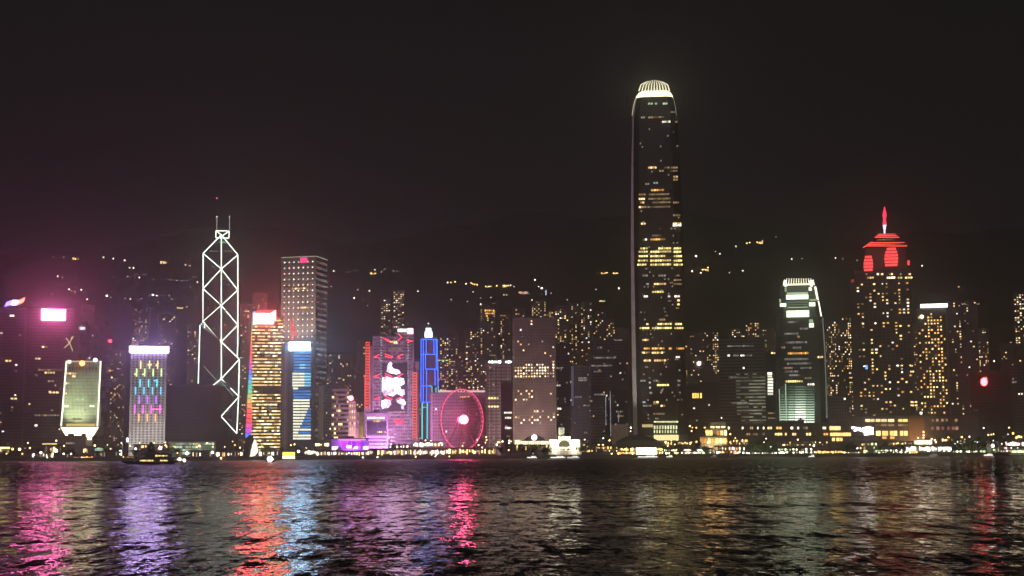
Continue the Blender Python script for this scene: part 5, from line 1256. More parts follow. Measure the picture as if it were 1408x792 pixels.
arcade('quay_block', 'white lit terrace at the far right edge of the quay', 'low building', 1380, 1412, 606, 614, 1440, [BW[0], BBR[0], BPK[0]], 10, .85, mat=CONCG)
arcade('quay_block', 'small yellow lit shop at the far right above the white terrace', 'low building', 1396, 1412, 597, 604, 1500, [BYL[0], BO[1]], 4, .9, mat=CONCD)

arcade('quay_block', 'low terrace of warm bulbs between the tallest tower and the terraced pavilion', 'low building', 914, 958, 606, 612, 1500, [BW[1], BO[1], BW[2]], 16, .6, mat=BROWN)
arcade('quay_block', 'low terrace of orange bulbs right of the terraced pavilion', 'low building', 1002, 1030, 603, 612, 1490, [BO[0], BW[1], BW[2]], 10, .55, rows_=2, mat=BROWN)
arcade('quay_block', 'long promenade of white stalls before the lit green trees under the banded olive block', 'low building', 1026, 1068, 621, 627, 1408, [BG[0], BW[0], BW[2]], 18, .75)
arcade('quay_block', 'dark terrace with warm bulbs below the dark mall block', 'low building', 1068, 1138, 606, 613, 1480, [BW[1], BW[2], BO[0]], 26, .4, rows_=2, mat=BROWN)
arcade('quay_block', 'white stall row between the orange pier and the olive pier hall', 'low building', 1158, 1183, 620, 626, 1410, [BW[0], BG[0], BW[2]], 12, .75)
arcade('quay_block', 'white stall row right of the olive pier hall', 'low building', 1206, 1246, 617, 624.5, 1410, [BW[0], BG[0], BW[2]], 16, .6, rows_=2)
arcade('quay_block', 'low warm lit shops between the terminal block and the broad white pier', 'low building', 1212, 1262, 606.5, 612, 1480, [BYL[0], BO[1], BW[2]], 18, .6, mat=BROWN)
arcade('quay_block', 'promenade of green white stalls in front of the right hand lit trees', 'low building', 1309, 1358, 618, 624, 1408, [BG[0], BW[0], BW[2]], 22, .7)
arcade('quay_block', 'row of warm bulbs behind the right hand lit trees', 'low building', 1272, 1312, 602, 607, 1490, [BO[1], BW[1], BW[2]], 14, .5, mat=BROWN)
arcade('quay_block', 'white and pink stalls below the red sign block', 'low building', 1374, 1402, 613, 622, 1412, [BPK[0], BW[0], BW[2]], 12, .5, rows_=2)
arcade('quay_block', 'dim promenade wall of small bulbs below the dark windowless block', 'low building', 298, 334, 620, 628, 1425, [BW[0], BW[2], BO[0]], 14, .45)
arcade('quay_block', 'small bulbs along the quay below the gold striped tower', 'low building', 356, 386, 619, 627, 1425, [BW[0], BW[1], BW[2]], 12, .55)
arcade('quay_block', 'white and pink stalls below the purple pavilion', 'low building', 434, 507, 619.5, 626.5, 1412, [BPK[0], BW[0], BW[2], BW[1]], 30, .7)
arcade('quay_block', 'warm stall row between the clock tower pier and the blazing pier hall', 'low building', 799, 849, 612, 622, 1430, [BYL[0], BO[0], BW[2], BW[1]], 18, .5, rows_=2)
arcade('quay_block', 'faint promenade wall of bulbs below the lantern building', 'low building', 128, 168, 620, 628, 1425, [BW[0], BW[1], BW[2]], 16, .35)
arcade('quay_block', 'dim kiosks with bulbs below the neon bar hotel', 'low building', 184, 232, 610.5, 620, 1450, [BW[1], BO[0], BW[2]], 18, .4, rows_=2)

# sail shaped pavilion
b = Bld('sail_pavilion', 'dark sail shaped shell with a white glowing inner cone at the water edge', 'pavilion', 333, 356, 598, 1408, 10, yref=615)
def outl(pts): return [b.L(x, y) for x, y in pts]
o1 = outl([(334, 631), (336, 612), (339, 602), (343, 598), (347, 599), (349.5, 603), (346, 612), (343, 631)]); o2 = outl([(343.5, 628), (346.5, 613), (350, 603.5), (353.5, 610), (354.5, 622), (350, 627)])
MB().loft([[(x, 0, z) for x, z in o1], [(x, 7, z) for x, z in o1]]).build('shell', plain('shell_grey', (.07, .06, .062), .6), b.root)
MB().loft([[(x, -.6, z) for x, z in o2], [(x, 4, z) for x, z in o2]]).build('lit_cone', glow('cone_white', (1, .90, .68), 1.5, 0, 'AUTO', .35, .12), b.root)

# --- boats
def hull(b, x0, x1, yd, mat, d=8, rake=4):
    ua, ub = b.L(x0, yd)[0], b.L(x1, yd)[0]; z = b.L((x0 + x1) / 2, yd)[1]
    MB().loft([[(ua + rake, d * .3, -.6), (ub - rake, d * .3, -.6), (ub - rake, d * .7, -.6), (ua + rake, d * .7, -.6)], [(ua + rake * .3, .3, z * .6), (ub - rake * .3, .3, z * .6), (ub - rake * .3, d - .3, z * .6), (ua + rake * .3, d - .3, z * .6)],
               [(ua, d * .3, z), (ua + rake, 0, z), (ub - rake, 0, z), (ub, d * .3, z), ][:0] or [(ua, d * .2, z), (ub, d * .2, z), (ub, d * .8, z), (ua, d * .8, z)]]).build('hull', mat, b.root)
    return z
b = Bld('ferry_boat', 'dark double deck ferry with yellow lit windows gliding before the neon bar hotel', 'ferry', 166, 243, 606, 900, 9, yref=630)
DK = plain('ferry_hull_green', (.03, .05, .045), .5)
z = hull(b, 166, 246, 633.2, DK)
def bx(nm, x0, y0, x1, y1, d0, d1, mt):
    ua, ub, za, zb2 = b.rect(x0, y0, x1, y1); return MB().box(ua, ub, d0, d1, za + .02, zb2).build(nm, mt, b.root)
bx('lower_deck', 186, 628.8, 240, 633.2, 1, 8, DK); bx('upper_deck', 200, 624, 236, 628.5, 1.5, 7.5, DK); bx('deck_roof', 197, 622.8, 238, 623.8, 1, 8, DARKM); bx('wheelhouse', 203, 616, 213, 622.6, 2.5, 6.5, DK)
ua, ub, za, zb2 = b.rect(205, 607.5, 210.5, 616); MB().loft([[(ua - 1, 3, za + .04), (ub + 1, 3, za + .04), (ub + 1, 6, za + .04), (ua - 1, 6, za + .04)], [(ua + .6, 3.6, zb2), (ub - .6, 3.6, zb2), (ub - .6, 5.4, zb2), (ua + .6, 5.4, zb2)]]).build('funnel', DK, b.root)
for x0, x1, y0, y1 in ((192, 211, 632, 634.6), (220, 230.5, 632, 634.4), (213.5, 230.5, 625.4, 628)):
    n = round((x1 - x0) / 2.4)
    for i in range(n):
        ua, ub, za, zb2 = b.rect(x0 + (x1 - x0) * (i + .1) / n, y0, x0 + (x1 - x0) * (i + .9) / n, y1)
        link('window', boxlet(ub - ua, (zb2 - za) * random.uniform(.6, 1), .2, glow('ferry_window', (1, .74, .26), .95, .5)), b.root, ((ua + ub) / 2, .9 if y0 > 630 else 1.4, (za + zb2) / 2))
ua, za = b.L(183.5, 635); ub, zb2 = b.L(197, 626.5); MB().beam((ua, .5, za), (ub, .5, zb2), .35).build('gangway', PALE, b.root)
b = Bld('ferry_boat', 'small boat with a glowing yellow cabin below the blue striped tower', 'boat', 387, 407, 620, 1380, 6, yref=627)
z = hull(b, 386, 408, 631.2, DK, 6, 2)
bx('cabin', 388, 621, 406, 631.2, .8, 5.2, CONCD)
for i in range(6):
    b.panel('window', 388.6 + i * 2.85, 621.8, 391.2 + i * 2.85, 626, glow('cabin_yellow', (1, .82, .06), 1.7, .2), -.7, .3); b.panel('window', 388.6 + i * 2.85, 626.6, 391.2 + i * 2.85, 630.8, glow('cabin_cream', (1, .92, .45), 2.0, .2), -.7, .3)
def launch(label, x0, x1, ywl, mt, light=None, nm='launch'):
    xm = (x0 + x1) / 2
    hy = 622 - math.tan(ROLL) * (xm - 704)
    Y = min(1392, 6 * F / max(1, (ywl - hy)))
    b = Bld(nm, label, 'boat', x0, x1, ywl - 4, Y, 5, yref=ywl - 2)
    w_ = b.w
    MB().loft([[(b.u0 + w_ * .12, 1.2, -.4), (b.u1 - w_ * .06, 1.2, -.4), (b.u1 - w_ * .06, 3.8, -.4), (b.u0 + w_ * .12, 3.8, -.4)], [(b.u0, 1.8, 1.25), (b.u1, .3, 1.1), (b.u1, 4.7, 1.1), (b.u0, 3.2, 1.25)]]).build('hull', mt, b.root)
    cb_ = MB().box(b.u0 + w_ * .4, b.u1 - w_ * .15, 1.2, 3.8, 1.14, 2.7).build('cabin', WHITE, b.root)
    MB().box(b.u0 + w_ * .36, b.u1 - w_ * .1, .9, 4.1, 2.72, 2.9).build('roof', mt, b.root)
    ms_ = MB().beam((b.u0 + w_ * .6, 2.5, 2.9), (b.u0 + w_ * .6, 2.5, 4.6), .14).build('mast', STEEL, b.root)
    n = max(2, int(w_ * .4 / 1.6))
    for i in range(n): link('window', boxlet(w_ * .4 / n * .8, .7, .1, light or W_WARM), cb_, (b.u0 + w_ * .42 + w_ * .42 * (i + .5) / n, 1.18, 2.0))
    MB().ball((b.u0 + w_ * .6, 2.5, 4.8), .3).build('mast_lamp', W_WHT, ms_)
    return b
PW = glow('launch_deck_light', (1, .97, .88), 1.0, .3)
for lb, x0, x1, y, lt in (('white launch moored below the long pier hall', 724, 739, 630.6, PW), ('long white launch moored below the clock tower pier, left one', 756, 778, 630.5, PW), ('long white launch moored below the clock tower pier, right one', 779, 797, 630.4, PW),
                      ('white launch moored below the blazing pier hall', 876, 905, 629.8, PW), ('small white launch right of the blazing pier hall', 915, 926, 629.6, PW), ('small launch off the terraced pavilion', 977, 986, 629.3, W_WHTD),
                      ('white launch off the white bulb pier under the green tower', 1111, 1121, 629.2, PW), ('white launch moored below the broad white pier', 1277, 1290, 627.5, W_WHTD), ('white launch near the far right shed', 1352, 1366, 627.3, W_WHT)):
    b = launch(lb, x0, x1, y, WHITE, lt)
    b.panel('deck_light', x0 + 1, y - 2.2, x1 - 1, y - 1.2, lt, -.2, .2)
b = launch('launch with a blazing white lamp near the sail shaped shell', 364, 379, 635, DK, W_WHT)
u, z = b.L(371, 631); MB().ball((u, 0, z), 1.9).build('lamp', glow('boat_lamp_blaze', (1, .92, .8), 9, 0, 'AUTO'), b.root)
b = launch('small dark workboat right of the dark ferry with white and yellow lamps', 232, 258, 635.5, DK, W_WARM)
for x, y, r in ((237.8, 631.8, 1.2), (246.8, 631.3, 1.2), (253.5, 633, 1.1)):
    u, z = b.L(x, y); MB().ball((u, 0, z), r).build('lamp', glow('workboat_lamp', (1, .88, .6), 4, .3), b.root)
b = Bld('ferry_boat', 'white ferry with a lit deck at the far right end of the quay', 'ferry', 1386, 1416, 615, 1390, 8, yref=622)
z = hull(b, 1386, 1420, 624, WHITE, 8, 3); bx('cabin', 1390, 616.5, 1416, 624, 1, 7, WHITE)
for i in range(8): b.panel('window', 1391 + i * 3, 619.5, 1393.4 + i * 3, 622.3, BG[0] if i % 3 else BW[0], -.9, .3)

# --- trees: trunk and leafy crown
LEAF = plain('tree_leaves', (.055, .085, .03), .8); LEAF2 = plain('tree_leaves_dark', (.035, .05, .022), .8); BARK = plain('bark', (.10, .075, .05), .9)
def tree_meshes(seed, h, r, mat):
    rr = random.Random(seed)
    t_ = MB(); t_.beam((0, 0, -1), (.2, 0, h * .45), .55, 0, .35)
    for i in range(5):
        a = rr.uniform(0, 6.28); t_.beam((.2, 0, h * .40), (r * .6 * math.cos(a), r * .6 * math.sin(a), h * rr.uniform(.6, .8)), .3, 0, .1)
    c_ = MB()
    cl = [(rr.gauss(0, r * .45), rr.gauss(0, r * .45), h * rr.uniform(.45, .92), r * rr.uniform(.35, .6)) for _ in range(9)]
    for i in range(420):
        x, y, z, q_ = rr.choice(cl)
        d = Vector((rr.gauss(0, 1), rr.gauss(0, 1), rr.gauss(0, .8))).normalized() * q_ * rr.uniform(.5, 1)
        p = Vector((x, y, z)) + d; s_ = rr.uniform(.3, .62)
        a = Vector((rr.gauss(0, 1), rr.gauss(0, 1), rr.gauss(0, 1))).normalized(); e = a.orthogonal().normalized()
        c_.add([p - a * s_, p + e * s_ * .7, p + a * s_, p - e * s_ * .7], [(0, 1, 2, 3)])
    return t_.mesh('trunk', BARK), c_.mesh('crown', mat)
TM = [tree_meshes(i, (9, 10, 8, 11, 7, 9)[i], (4.0, 4.6, 3.6, 4.2, 4.2, 5.0)[i], LEAF if i % 2 else LEAF2) for i in range(6)]
tree_x = [(2, 1442), (12, 1436), (46, 1440), (53, 1436), (68, 1440), (92, 1446), (98, 1440), (146, 1440), (156, 1446), (162, 1438), (184, 1446), (194, 1450), (202, 1446), (212, 1448), (224, 1440), (236, 1440), (243, 1436), (308, 1440), (318, 1436), (326, 1442), (360, 1440), (367, 1444), (376, 1440), (384, 1444),
          (410, 1440), (466, 1434), (690, 1428), (698, 1432), (705, 1426), (712, 1405), (719, 1406), (726, 1405), (733, 1406), (740, 1405), (747, 1406), (753, 1405), (801, 1406), (808, 1405), (806, 1440), (814, 1436), (822, 1442), (832, 1436), (840, 1440), (933, 1432), (945, 1430), (957, 1432), (968, 1430), (1031, 1424), (1036, 1420), (1042, 1424), (1047, 1420), (1053, 1424), (1059, 1420), (1064, 1424), (1164, 1424), (1172, 1420), (1212, 1424), (1222, 1428), (1234, 1430),
          (1314, 1424), (1319, 1420), (1325, 1424), (1331, 1420), (1337, 1424), (1343, 1420), (1350, 1424), (1377, 1430)]
zc = {}
for x, Y in tree_x: zc.setdefault(zone(x), []).append(x)
for i, (x, Y) in enumerate(tree_x):
    z_ = zone(x); lst = zc[z_]; k = lst.index(x)
    lit = 1028 < x < 1068 or 1312 < x < 1352
    lb = ('floodlit green' if lit else 'dark') + ' leafy tree on the quay below the ' + z_ + ('' if len(lst) == 1 else ', %s from the left' % ORD[k])
    p = at(x, 626, Y); s_ = random.uniform(.85, 1.2) * (1.15 if lit else 1)
    r_ = thing('quay_tree', lb, 'tree', (p.x, Y, 3), random.uniform(0, 6.28), 'trees along the waterfront'); r_.scale = (s_, s_, s_)
    tm, cm = TM[(i * 2 + 1) % 6 if lit else i % 6]
    link('trunk', tm, r_); link('crown', cm, r_)
for x in (1034, 1044, 1054, 1062, 1318, 1328, 1340, 1349):
    p = at(x, 620, 1414); lamp('POINT', (p.x, 1413, 6.5), 700, (.85, 1, .55), 1.5)

# --- street lamps and bulbs along the quay
WARMB, ORGB, WHTB, COLB, PNKB = glow('bulb_warm', (1, .64, .24), 5.5, .6), glow('bulb_orange', (1, .40, .09), 5, .6), glow('bulb_white', (1, .93, .82), 6, .6), glow('bulb_cool', (.82, .88, 1), 8, .3), glow('bulb_pink', (1, .6, .66), 5.5, .6)
KIND = dict(w=('warm yellow', WARMB), o=('orange', ORGB), h=('white', WHTB), c=('cool white', COLB), p=('pinkish', PNKB))
L_ = [(17.3, 617.5, 2.0, 'w'), (26.9, 617.8, 2.0, 'w'), (41, 616, 1.3, 'w'), (9, 623.7, 1.1, 'w'), (30.7, 624, 1.1, 'o'), (38.4, 609, .9, 'w'), (46.3, 625, 1.6, 'p'), (56.3, 622.4, 1.7, 'c'), (77.4, 606, 1.1, 'w'), (88, 613, 1.2, 'w'), (87.6, 624, 1.2, 'h'), (72.6, 623.7, 1.3, 'w'), (65, 629, .9, 'h'), (97.8, 624, 1, 'h'),
      (130.4, 612.7, 1.3, 'w'), (147.7, 611.8, 1.0, 'w'), (152, 617, .8, 'w'), (165.6, 621.4, 2.7, 'c'), (167, 609, .8, 'h'), (175.2, 603.5, 1.6, 'c'), (175.4, 606.5, 1.3, 'c'), (179, 613, 1.3, 'w'), (186.6, 617, 1.5, 'c'), (192, 609, .8, 'h'), (207.7, 616, 1.2, 'o'), (212, 609, .8, 'w'), (220.5, 616, 2.3, 'c'), (227.5, 612.4, 1.2, 'w'), (227.5, 608.5, .9, 'w'), (244, 623, 1.0, 'o'),
      (257, 623.3, 2.4, 'h'), (274, 613, 1.3, 'w'), (285, 609, .8, 'w'), (292, 622, 2.3, 'h'), (304, 630, 1.3, 'w'), (308.7, 622, 1.9, 'h'), (309, 614.5, .9, 'w'), (320, 607, .8, 'w'), (323, 612, 1.3, 'o'), (330, 615.5, 1.1, 'w'), (328, 624, .9, 'o'),
      (375.8, 621, 1.8, 'h'), (360, 613.5, .8, 'w'), (382, 622, 1.0, 'w'), (400, 612, 1.1, 'w'), (405, 611, 1.0, 'w'), (410.5, 620.7, 1.8, 'h'), (421, 616, .7, 'w'), (440, 622, 1.2, 'w'), (446, 622, 1.1, 'h'), (451, 624, 1, 'w'), (461, 616.3, 1.8, 'p'), (470, 624, .8, 'p'), (480, 623, 1.1, 'p'), (490, 622, 1.2, 'p'), (502, 616, 1.7, 'p'), (499, 629, .8, 'h'),
      (519, 628.5, .9, 'h'), (538, 611, 1.0, 'p'), (546, 615, 1.2, 'w'), (549, 622, 1.3, 'w'), (560, 614.5, 1.0, 'p'), (571, 612, .9, 'p'), (586, 611, 2.0, 'h'), (585, 605.5, 1.0, 'w'), (592.5, 606, .9, 'h'), (598.5, 627.5, .8, 'h'), (606, 609, 1.1, 'h'), (618, 627.5, .8, 'w'), (571.5, 628, .9, 'w'), (638, 608.5, 1.3, 'w'), (636, 613, 1.0, 'w'), (643, 618, 1.9, 'w'), (653, 622, 2.0, 'h'),
      (656.5, 605, 1.1, 'p'), (663, 615.5, 1.1, 'p'), (658, 612, 1.0, 'w'), (669, 605, 1.1, 'w'), (668.5, 601, 1.1, 'w'), (667.5, 608.5, 1.0, 'w'), (674, 617, 1.2, 'w'), (678.5, 617.5, 1.2, 'w'), (683, 611.5, 1.3, 'h'),
      (691, 607, 1.2, 'h'), (700, 609, 1.3, 'h'), (700.3, 605.8, 1.1, 'h'), (699.5, 619, 1.0, 'w'), (703, 607, 1.0, 'w'), (749, 617, 1.0, 'w'), (804, 604.5, 1.2, 'w'), (803, 612.5, 1.2, 'w'), (808, 614, 1.0, 'w'), (823, 612, 1.5, 'w'), (829, 612, 1.4, 'w'), (829.3, 617.3, 1.2, 'o'), (829.5, 602.5, .9, 'h'), (838, 605.5, 1.1, 'w'), (841, 625.5, 1.0, 'w'), (846, 622, .9, 'w'), (850, 624, 1.1, 'w'),
      (867.5, 588, 1.1, 'h'), (867, 593, 1.0, 'w'), (910, 611, 1.1, 'w'), (915, 608, 1.3, 'w'), (918, 613, 1.2, 'w'), (923, 606, 1.0, 'w'), (928, 611, 1.1, 'w'), (931, 605, .9, 'w'), (942, 608.5, 1.0, 'w'), (950.5, 608.5, 1.2, 'w'), (957.5, 607.5, 1.3, 'w'), (919, 622, 1.1, 'p'), (928, 622.5, 1.0, 'w'), (934, 618.5, 1.0, 'h'), (937.5, 622.5, 1.0, 'h'), (941.5, 618, 1.0, 'h'), (947.5, 622.5, 1.0, 'h'), (949, 618, 1.0, 'h'), (954, 620.5, 1.2, 'h'), (956, 618, 1.0, 'h'), (961, 618.5, .9, 'h'), (972, 618, .9, 'h'), (976, 618, .9, 'h'),
      (948.5, 586, 1.2, 'w'), (952, 588, 1.1, 'o'), (957.5, 588, 1.0, 'o'), (951, 592.5, 1.2, 'w'), (969, 588, 1.0, 'w'), (981, 588, 1.0, 'w'), (988, 588, 1.0, 'w'), (992, 574.5, 1.0, 'h'), (971, 594, 1.1, 'o'), (973.5, 608.5, 1.3, 'w'), (985.5, 608.5, 1.0, 'w'), (1004, 597, 1.3, 'o'), (1011, 602.5, 1.2, 'w'), (1004, 608, .8, 'w'), (1021.5, 588.5, 1.2, 'w'), (1018, 614.5, 1.2, 'h'), (1014, 625.5, 1.2, 'w'), (1022, 625, 1.1, 'h'), (1027, 625, 1.1, 'h'),
      (1021, 616, 1.1, 'h'), (1053.5, 603, .8, 'h'), (1050.5, 608, .8, 'w'), (1059.5, 614.5, 1.2, 'h'), (1072, 623.5, 1.2, 'h'), (1078, 624, 1.1, 'h'), (1080.5, 618, 1.0, 'h'), (1092, 617, 1.3, 'h'), (1092, 621, 1.3, 'h'), (1100, 621.5, 1.4, 'c'), (1104, 621.5, 1.3, 'c'), (1097, 604.5, 1.1, 'w'), (1097.5, 607.5, .9, 'w'), (1113, 610, 1.3, 'h'), (1119, 613, 1.6, 'h'), (1118, 619, 1.5, 'h'), (1114.5, 621, 1.2, 'h'), (1132.5, 607.5, 1.0, 'w'),
      (1161, 624, 1.2, 'w'), (1167, 622, 1.0, 'w'), (1175, 622, 1.2, 'w'), (1179, 616.5, .9, 'h'), (1218, 620, 1.2, 'h'), (1223, 619, 1.1, 'h'), (1225, 622, 1.2, 'h'), (1219, 610, 1.2, 'w'), (1223.5, 610, 1.1, 'w'), (1234, 610, 1.2, 'w'), (1237.5, 609.5, 1.1, 'w'), (1248.5, 609, 1.2, 'w'), (1262.5, 602, 1.1, 'w'), (1281, 603.5, 1.3, 'w'), (1287, 608, 1.2, 'w'), (1304, 602, 1.7, 'o'), (1309, 603, 1.1, 'w'),
      (1322.5, 601, 1.4, 'o'), (1326.5, 604, 1.0, 'o'), (1333, 600.5, 1.1, 'h'), (1312.5, 610.5, 1.0, 'h'), (1352.5, 588.5, 1.0, 'h'), (1359, 598, 1.2, 'w'), (1363, 597.5, 1.1, 'w'), (1366, 597, .9, 'w'), (1365, 613, 2.4, 'h'), (1360, 607, 1.2, 'h'), (1366, 606.5, 1.1, 'h'), (1377.5, 610.5, 1.2, 'p'), (1381, 616, .8, 'w'), (1387.5, 588, 1.1, 'w'), (1393, 596, 1.6, 'o'), (1386, 597, .8, 'h'), (1398.5, 610.5, 2.3, 'c'), (1405, 611, 1.3, 'h')]
L_.sort()
zc = {}
for q_ in L_: zc.setdefault(zone(q_[0]), []).append(q_)
globe = {k: MB().ball((0, 0, 0), 1, 0, 10, 6).mesh('globe', v[1]) for k, v in KIND.items()}
pole = MB().beam((0, 0, -1), (0, 0, 0), .22).mesh('pole', DARKM)
for x, y, r, k in L_:
    Y = 1402.5 if y > 622 else 1432 if y > 612 else 1490
    p = at(x, y, Y)
    if y > 627: Y = 1398; p = at(x, y, Y)
    base = 3.1 if Y > 1400 else 0
    zt_ = max(p.z, base + 1.2)
    lst = zc[zone(x)]; n = lst.index((x, y, r, k))
    t_ = thing('street_lamp', '%s lamp on the quay below the %s%s' % (KIND[k][0], zone(x), '' if len(lst) == 1 else ', %s from the left' % ORD[n]), 'street lamp', (p.x, Y, base), 0, 'lamps along the waterfront')
    o_ = link('pole', pole, t_, (0, 0, zt_ - base)); o_.scale = (1, 1, max(.3, (zt_ - base)))
    g_ = link('globe', globe[k], t_, (0, 0, zt_ - base)); g_.scale = (r * .62, r * .62, r * .62)

#@@HILLSIDE
HZONES = [(-30, 60, 'blue and red flag'), (60, 100, 'pink sign'), (100, 170, 'lantern building'), (170, 200, 'neon hotel left half'), (200, 240, 'neon hotel right half'), (240, 345, 'triangulated tower'), (345, 475, 'tall dotted tower'), (475, 520, 'purple pavilion'), (520, 577, 'red trussed bank'), (577, 640, 'stepped blue tower'), (640, 668, 'ferris wheel'), (668, 705, 'slim fluted tower'),
          (705, 767, 'brown slab tower'), (767, 866, 'wide violet tower'), (866, 990, 'gap beside the tallest tower'), (990, 1066, 'banded olive block'), (1066, 1140, 'green crowned tower'), (1140, 1262, 'red roofed tower'), (1262, 1450, 'white topped hotel')]
def hzone(px):
    for a, b_, n in HZONES:
        if a <= px < b_: return n
HL = '''72.9 354.2 d,87.5 354 d,104 354.2 O,142.4 354.2 l,155.6 356 l,171.4 358.4 l,224.8 359.4 O,255 364.7 l,261 366 d,178.4 368.8 l,183.5 369 l,187.3 376 h,198.8 376 h,157 380.8 d,175.5 380.8 d,185.5 381.8 d,191.6 382 l,211.5 385 d,234.2 383.6 h,243 386 d,250 386.3 d,257 386.5 d,267.4 379.6 h,271.6 388.3 l,262 395 d,79.3 380.4 l,85.5 382 d,94.7 398.2 l,98 400.5 d,103.2 401.4 d,111.7 399 l,119.8 412 l,147 407.3 L,152.4 409.5 d,172.3 411 d,179.3 411.8 l,194.5 411 d,206 406 d,210.2 406 L,215.3 407 l,223.3 405 h,232.7 407 d,236.5 411.8 d,217.6 415.8 d,247.5 422.2 Y,257 422.5 d,71 404.4 d,
458.7 373.3 l,479 372.6 h,489 371 h,512.9 375 O,515.5 371.5 l,524.5 374.5 d,528.4 370.5 d,545.3 371.3 h,541 373 d,508 400.5 l,487 410.4 l,492 399 d,455.4 394.3 d,505 421 d,574.7 401 l,499.7 413 d,
615.5 389 l,620 388.8 o,625.8 388 o,640.8 390.8 l,647.7 389.6 o,652.7 391.4 o,656 392 o,650 391 o,671.6 393 O,683 393.4 o,695.8 391.8 O,702 392.8 l,695.8 404.2 Y,720.3 402.3 R,735.6 385.2 l,740.6 394.8 l,745 397 L,750.7 402.7 B,831 374.5 O,845.5 375 O,851 397 l,828 412.7 Y,780 412.7 d,620.3 412.3 d,650.5 402 d,661 410.3 d,675 409.6 d,643 415 d,661 419 l,679 416 h,819.6 398.5 d,758 403.8 d,706.7 394.5 d,731.5 413.5 l,
957 352.7 L,989.8 349.5 l,984 346.5 d,1012 339.3 l,1030.7 334 o,1027 335 o,1041 333.5 o,1044.5 332 O,1048.5 331.8 o,970 370 O,966 371.5 o,973.5 368.5 o,951.8 373.4 l,963.6 375.7 l,1003 375.5 d,1021.4 372.7 l,1088.6 356.8 l,1103 356 d,1148.9 355.2 l,1159 356.8 d,1178.4 358.4 d,1268 366 l,1101.5 296 d,1067 326 d,1318 392.5 S,1375 480 T,1390 471.5 d,1347 495 d,1367 497 l'''
pts = []
for it in HL.replace('\n', '').split(','):
    x, y, k = it.split(); pts.append((float(x), float(y), k))
pts.sort()
def land(px, py):
    d = ray(px, py); Y = 2260.0
    while Y < 3640:
        p = CAM + d * (Y / d.y)
        if p.z <= hill_z(p.x, Y): return p
        Y += 6
    return None
HB = {'l': glow('hill_lamp', (1, .84, .66), 3.2, .4), 'd': glow('hill_lamp_dim', (1, .82, .7), .9, .5), 'L': glow('hill_lamp_bright', (1, .90, .75), 6, .2), 'o': glow('hill_lamp_orange', (1, .58, .18), 3.4, .4)}
hg = {k: MB().ball((0, 0, 0), 1, 0, 8, 5).mesh('globe', v) for k, v in HB.items()}
look = {'l': 'small lamp', 'd': 'faint lamp', 'L': 'bright lamp', 'o': 'orange lamp'}
hzc = {}
for q_ in pts:
    if q_[2] in 'ldLo': hzc.setdefault(hzone(q_[0]), []).append(q_)
    else: hzc.setdefault('H' + hzone(q_[0]), []).append(q_)
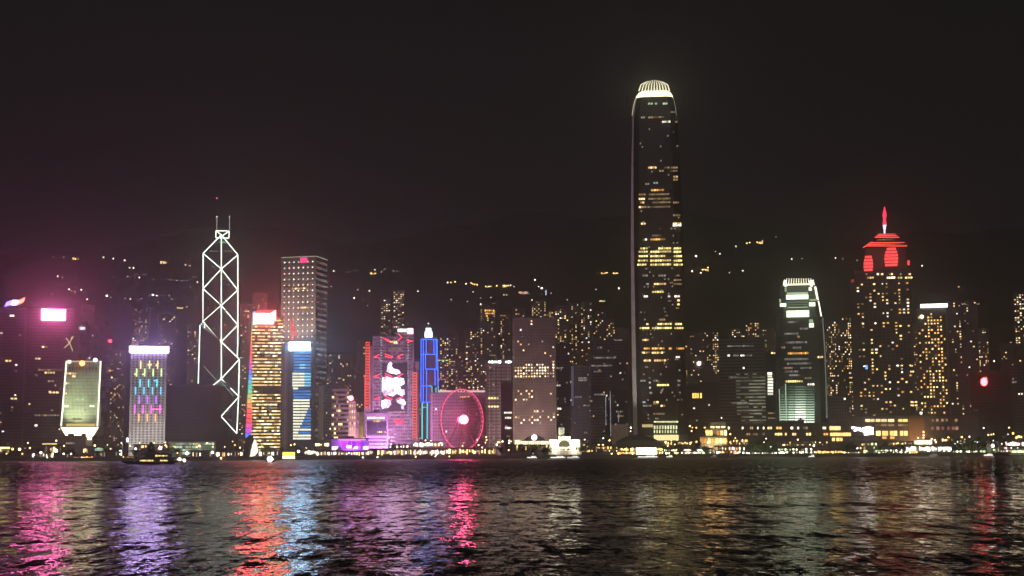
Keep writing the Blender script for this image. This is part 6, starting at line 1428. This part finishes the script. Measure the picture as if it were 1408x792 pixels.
for x, y, k in pts:
    if k in 'ldLo':
        p = land(x, y + 1.5)
        if p is None: continue
        lst = hzc[hzone(x)]; n = lst.index((x, y, k))
        t_ = thing('road_lamp', '%s on the dark hillside above the %s%s' % (look[k], hzone(x), '' if len(lst) == 1 else ', %s from left' % ORD[n]), 'street lamp', (p.x, p.y, p.z - .5), 0, 'lamps on the hillside')
        hh = max(3, 2.0 * p.y / F * 1.2)
        o_ = link('pole', pole, t_, (0, 0, hh)); o_.scale = (1.5, 1.5, hh)
        g_ = link('globe', hg[k], t_, (0, 0, hh)); s_ = 1.5 if k in 'lo' else 1.3 if k == 'd' else 1.9; g_.scale = (s_, s_, s_)
        continue
    p = land(x, y + 3)
    if p is None: continue
    lst = hzc['H' + hzone(x)]; n = lst.index((x, y, k))
    kind = {'O': ('hillside villa glowing orange', [glow('villa_orange', (1, .60, .22), 3, .6)], 14, 6, 5), 'h': ('pale hillside house with dim windows', [W_WHTD, W_WARMD], 9, 4.5, 3), 'Y': ('hillside house with a long yellow window', [glow('villa_yellow', (1, .80, .32), 2, .3)], 12, 5, 4),
            'R': ('lit hillside block with pink balconies', [glow('villa_rose', (1, .55, .42), 1.3, .4)], 22, 8, 7), 'B': ('slim bluish lit hillside turret', [glow('villa_blue', (.6, .62, 1), 1.1, .2)], 3, 13, 1), 'S': ('small house with one amber lamp', [glow('villa_amber', (1, .60, .2), 3, .2)], 4, 4, 1), 'T': ('small house with two white windows', [W_WHT], 6, 4.5, 2)}[k]
    lb, mats, w_, h_, nw = kind
    t_ = thing('hillside_house', '%s above the %s%s' % (lb, hzone(x), '' if len(lst) == 1 else ', %s from left' % ORD[n]), 'house', (p.x, p.y, p.z - 1.5), -math.atan2(p.x, p.y), 'houses on the hillside')
    MB().box(-w_ / 2, w_ / 2, 0, 8, -3, h_ + 1).build('wall', CONCG, t_)
    MB().loft([[(-w_ / 2 - .5, -.5, h_ + 1.02), (w_ / 2 + .5, -.5, h_ + 1.02), (w_ / 2 + .5, 8.5, h_ + 1.02), (-w_ / 2 - .5, 8.5, h_ + 1.02)], [(-w_ / 2 + 1, 3.5, h_ + 2.6), (w_ / 2 - 1, 3.5, h_ + 2.6), (w_ / 2 - 1, 4.5, h_ + 2.6), (-w_ / 2 + 1, 4.5, h_ + 2.6)]]).build('roof', ROOFM, t_)
    for i in range(nw):
        for j in range(2 if h_ > 5.5 and nw > 1 else 1):
            if random.random() < .85 or nw == 1:
                zz_ = h_ * (.35 if j else .8) if nw > 1 else h_ * .5
                link('window', boxlet(w_ / nw * .75, h_ * .32 if nw > 1 else h_ * .8, .3, random.choice(mats)), t_, (-w_ / 2 + w_ * (i + .5) / nw, 0, zz_ + .6 * math.sin(i * 2.1)))

# ------------------------------------------------------------------ haze over the harbour, plus an added lobe for lens glow round bright lights
m, t = new_mat('harbour_haze')
o = t.nodes.new('ShaderNodeOutputMaterial'); v = t.nodes.new('ShaderNodeVolumePrincipled'); v2 = t.nodes.new('ShaderNodeVolumePrincipled'); ad = t.nodes.new('ShaderNodeAddShader')
t.links.new(v.outputs[0], ad.inputs[0]); t.links.new(v2.outputs[0], ad.inputs[1]); t.links.new(ad.outputs[0], o.inputs['Volume'])
v2.inputs['Color'].default_value = (.95, .95, .95, 1); v2.inputs['Density'].default_value = GLARE_D; v2.inputs['Anisotropy'].default_value = GLARE_G
v.inputs['Color'].default_value = (.92, .92, .93, 1)
v.inputs['Density'].default_value = HAZE_D
v.inputs['Anisotropy'].default_value = HAZE_G
hzb = MB().box(-2600, 2600, -70, 5100, -4, 660).build('haze', m)
hzb['kind'] = 'stuff'
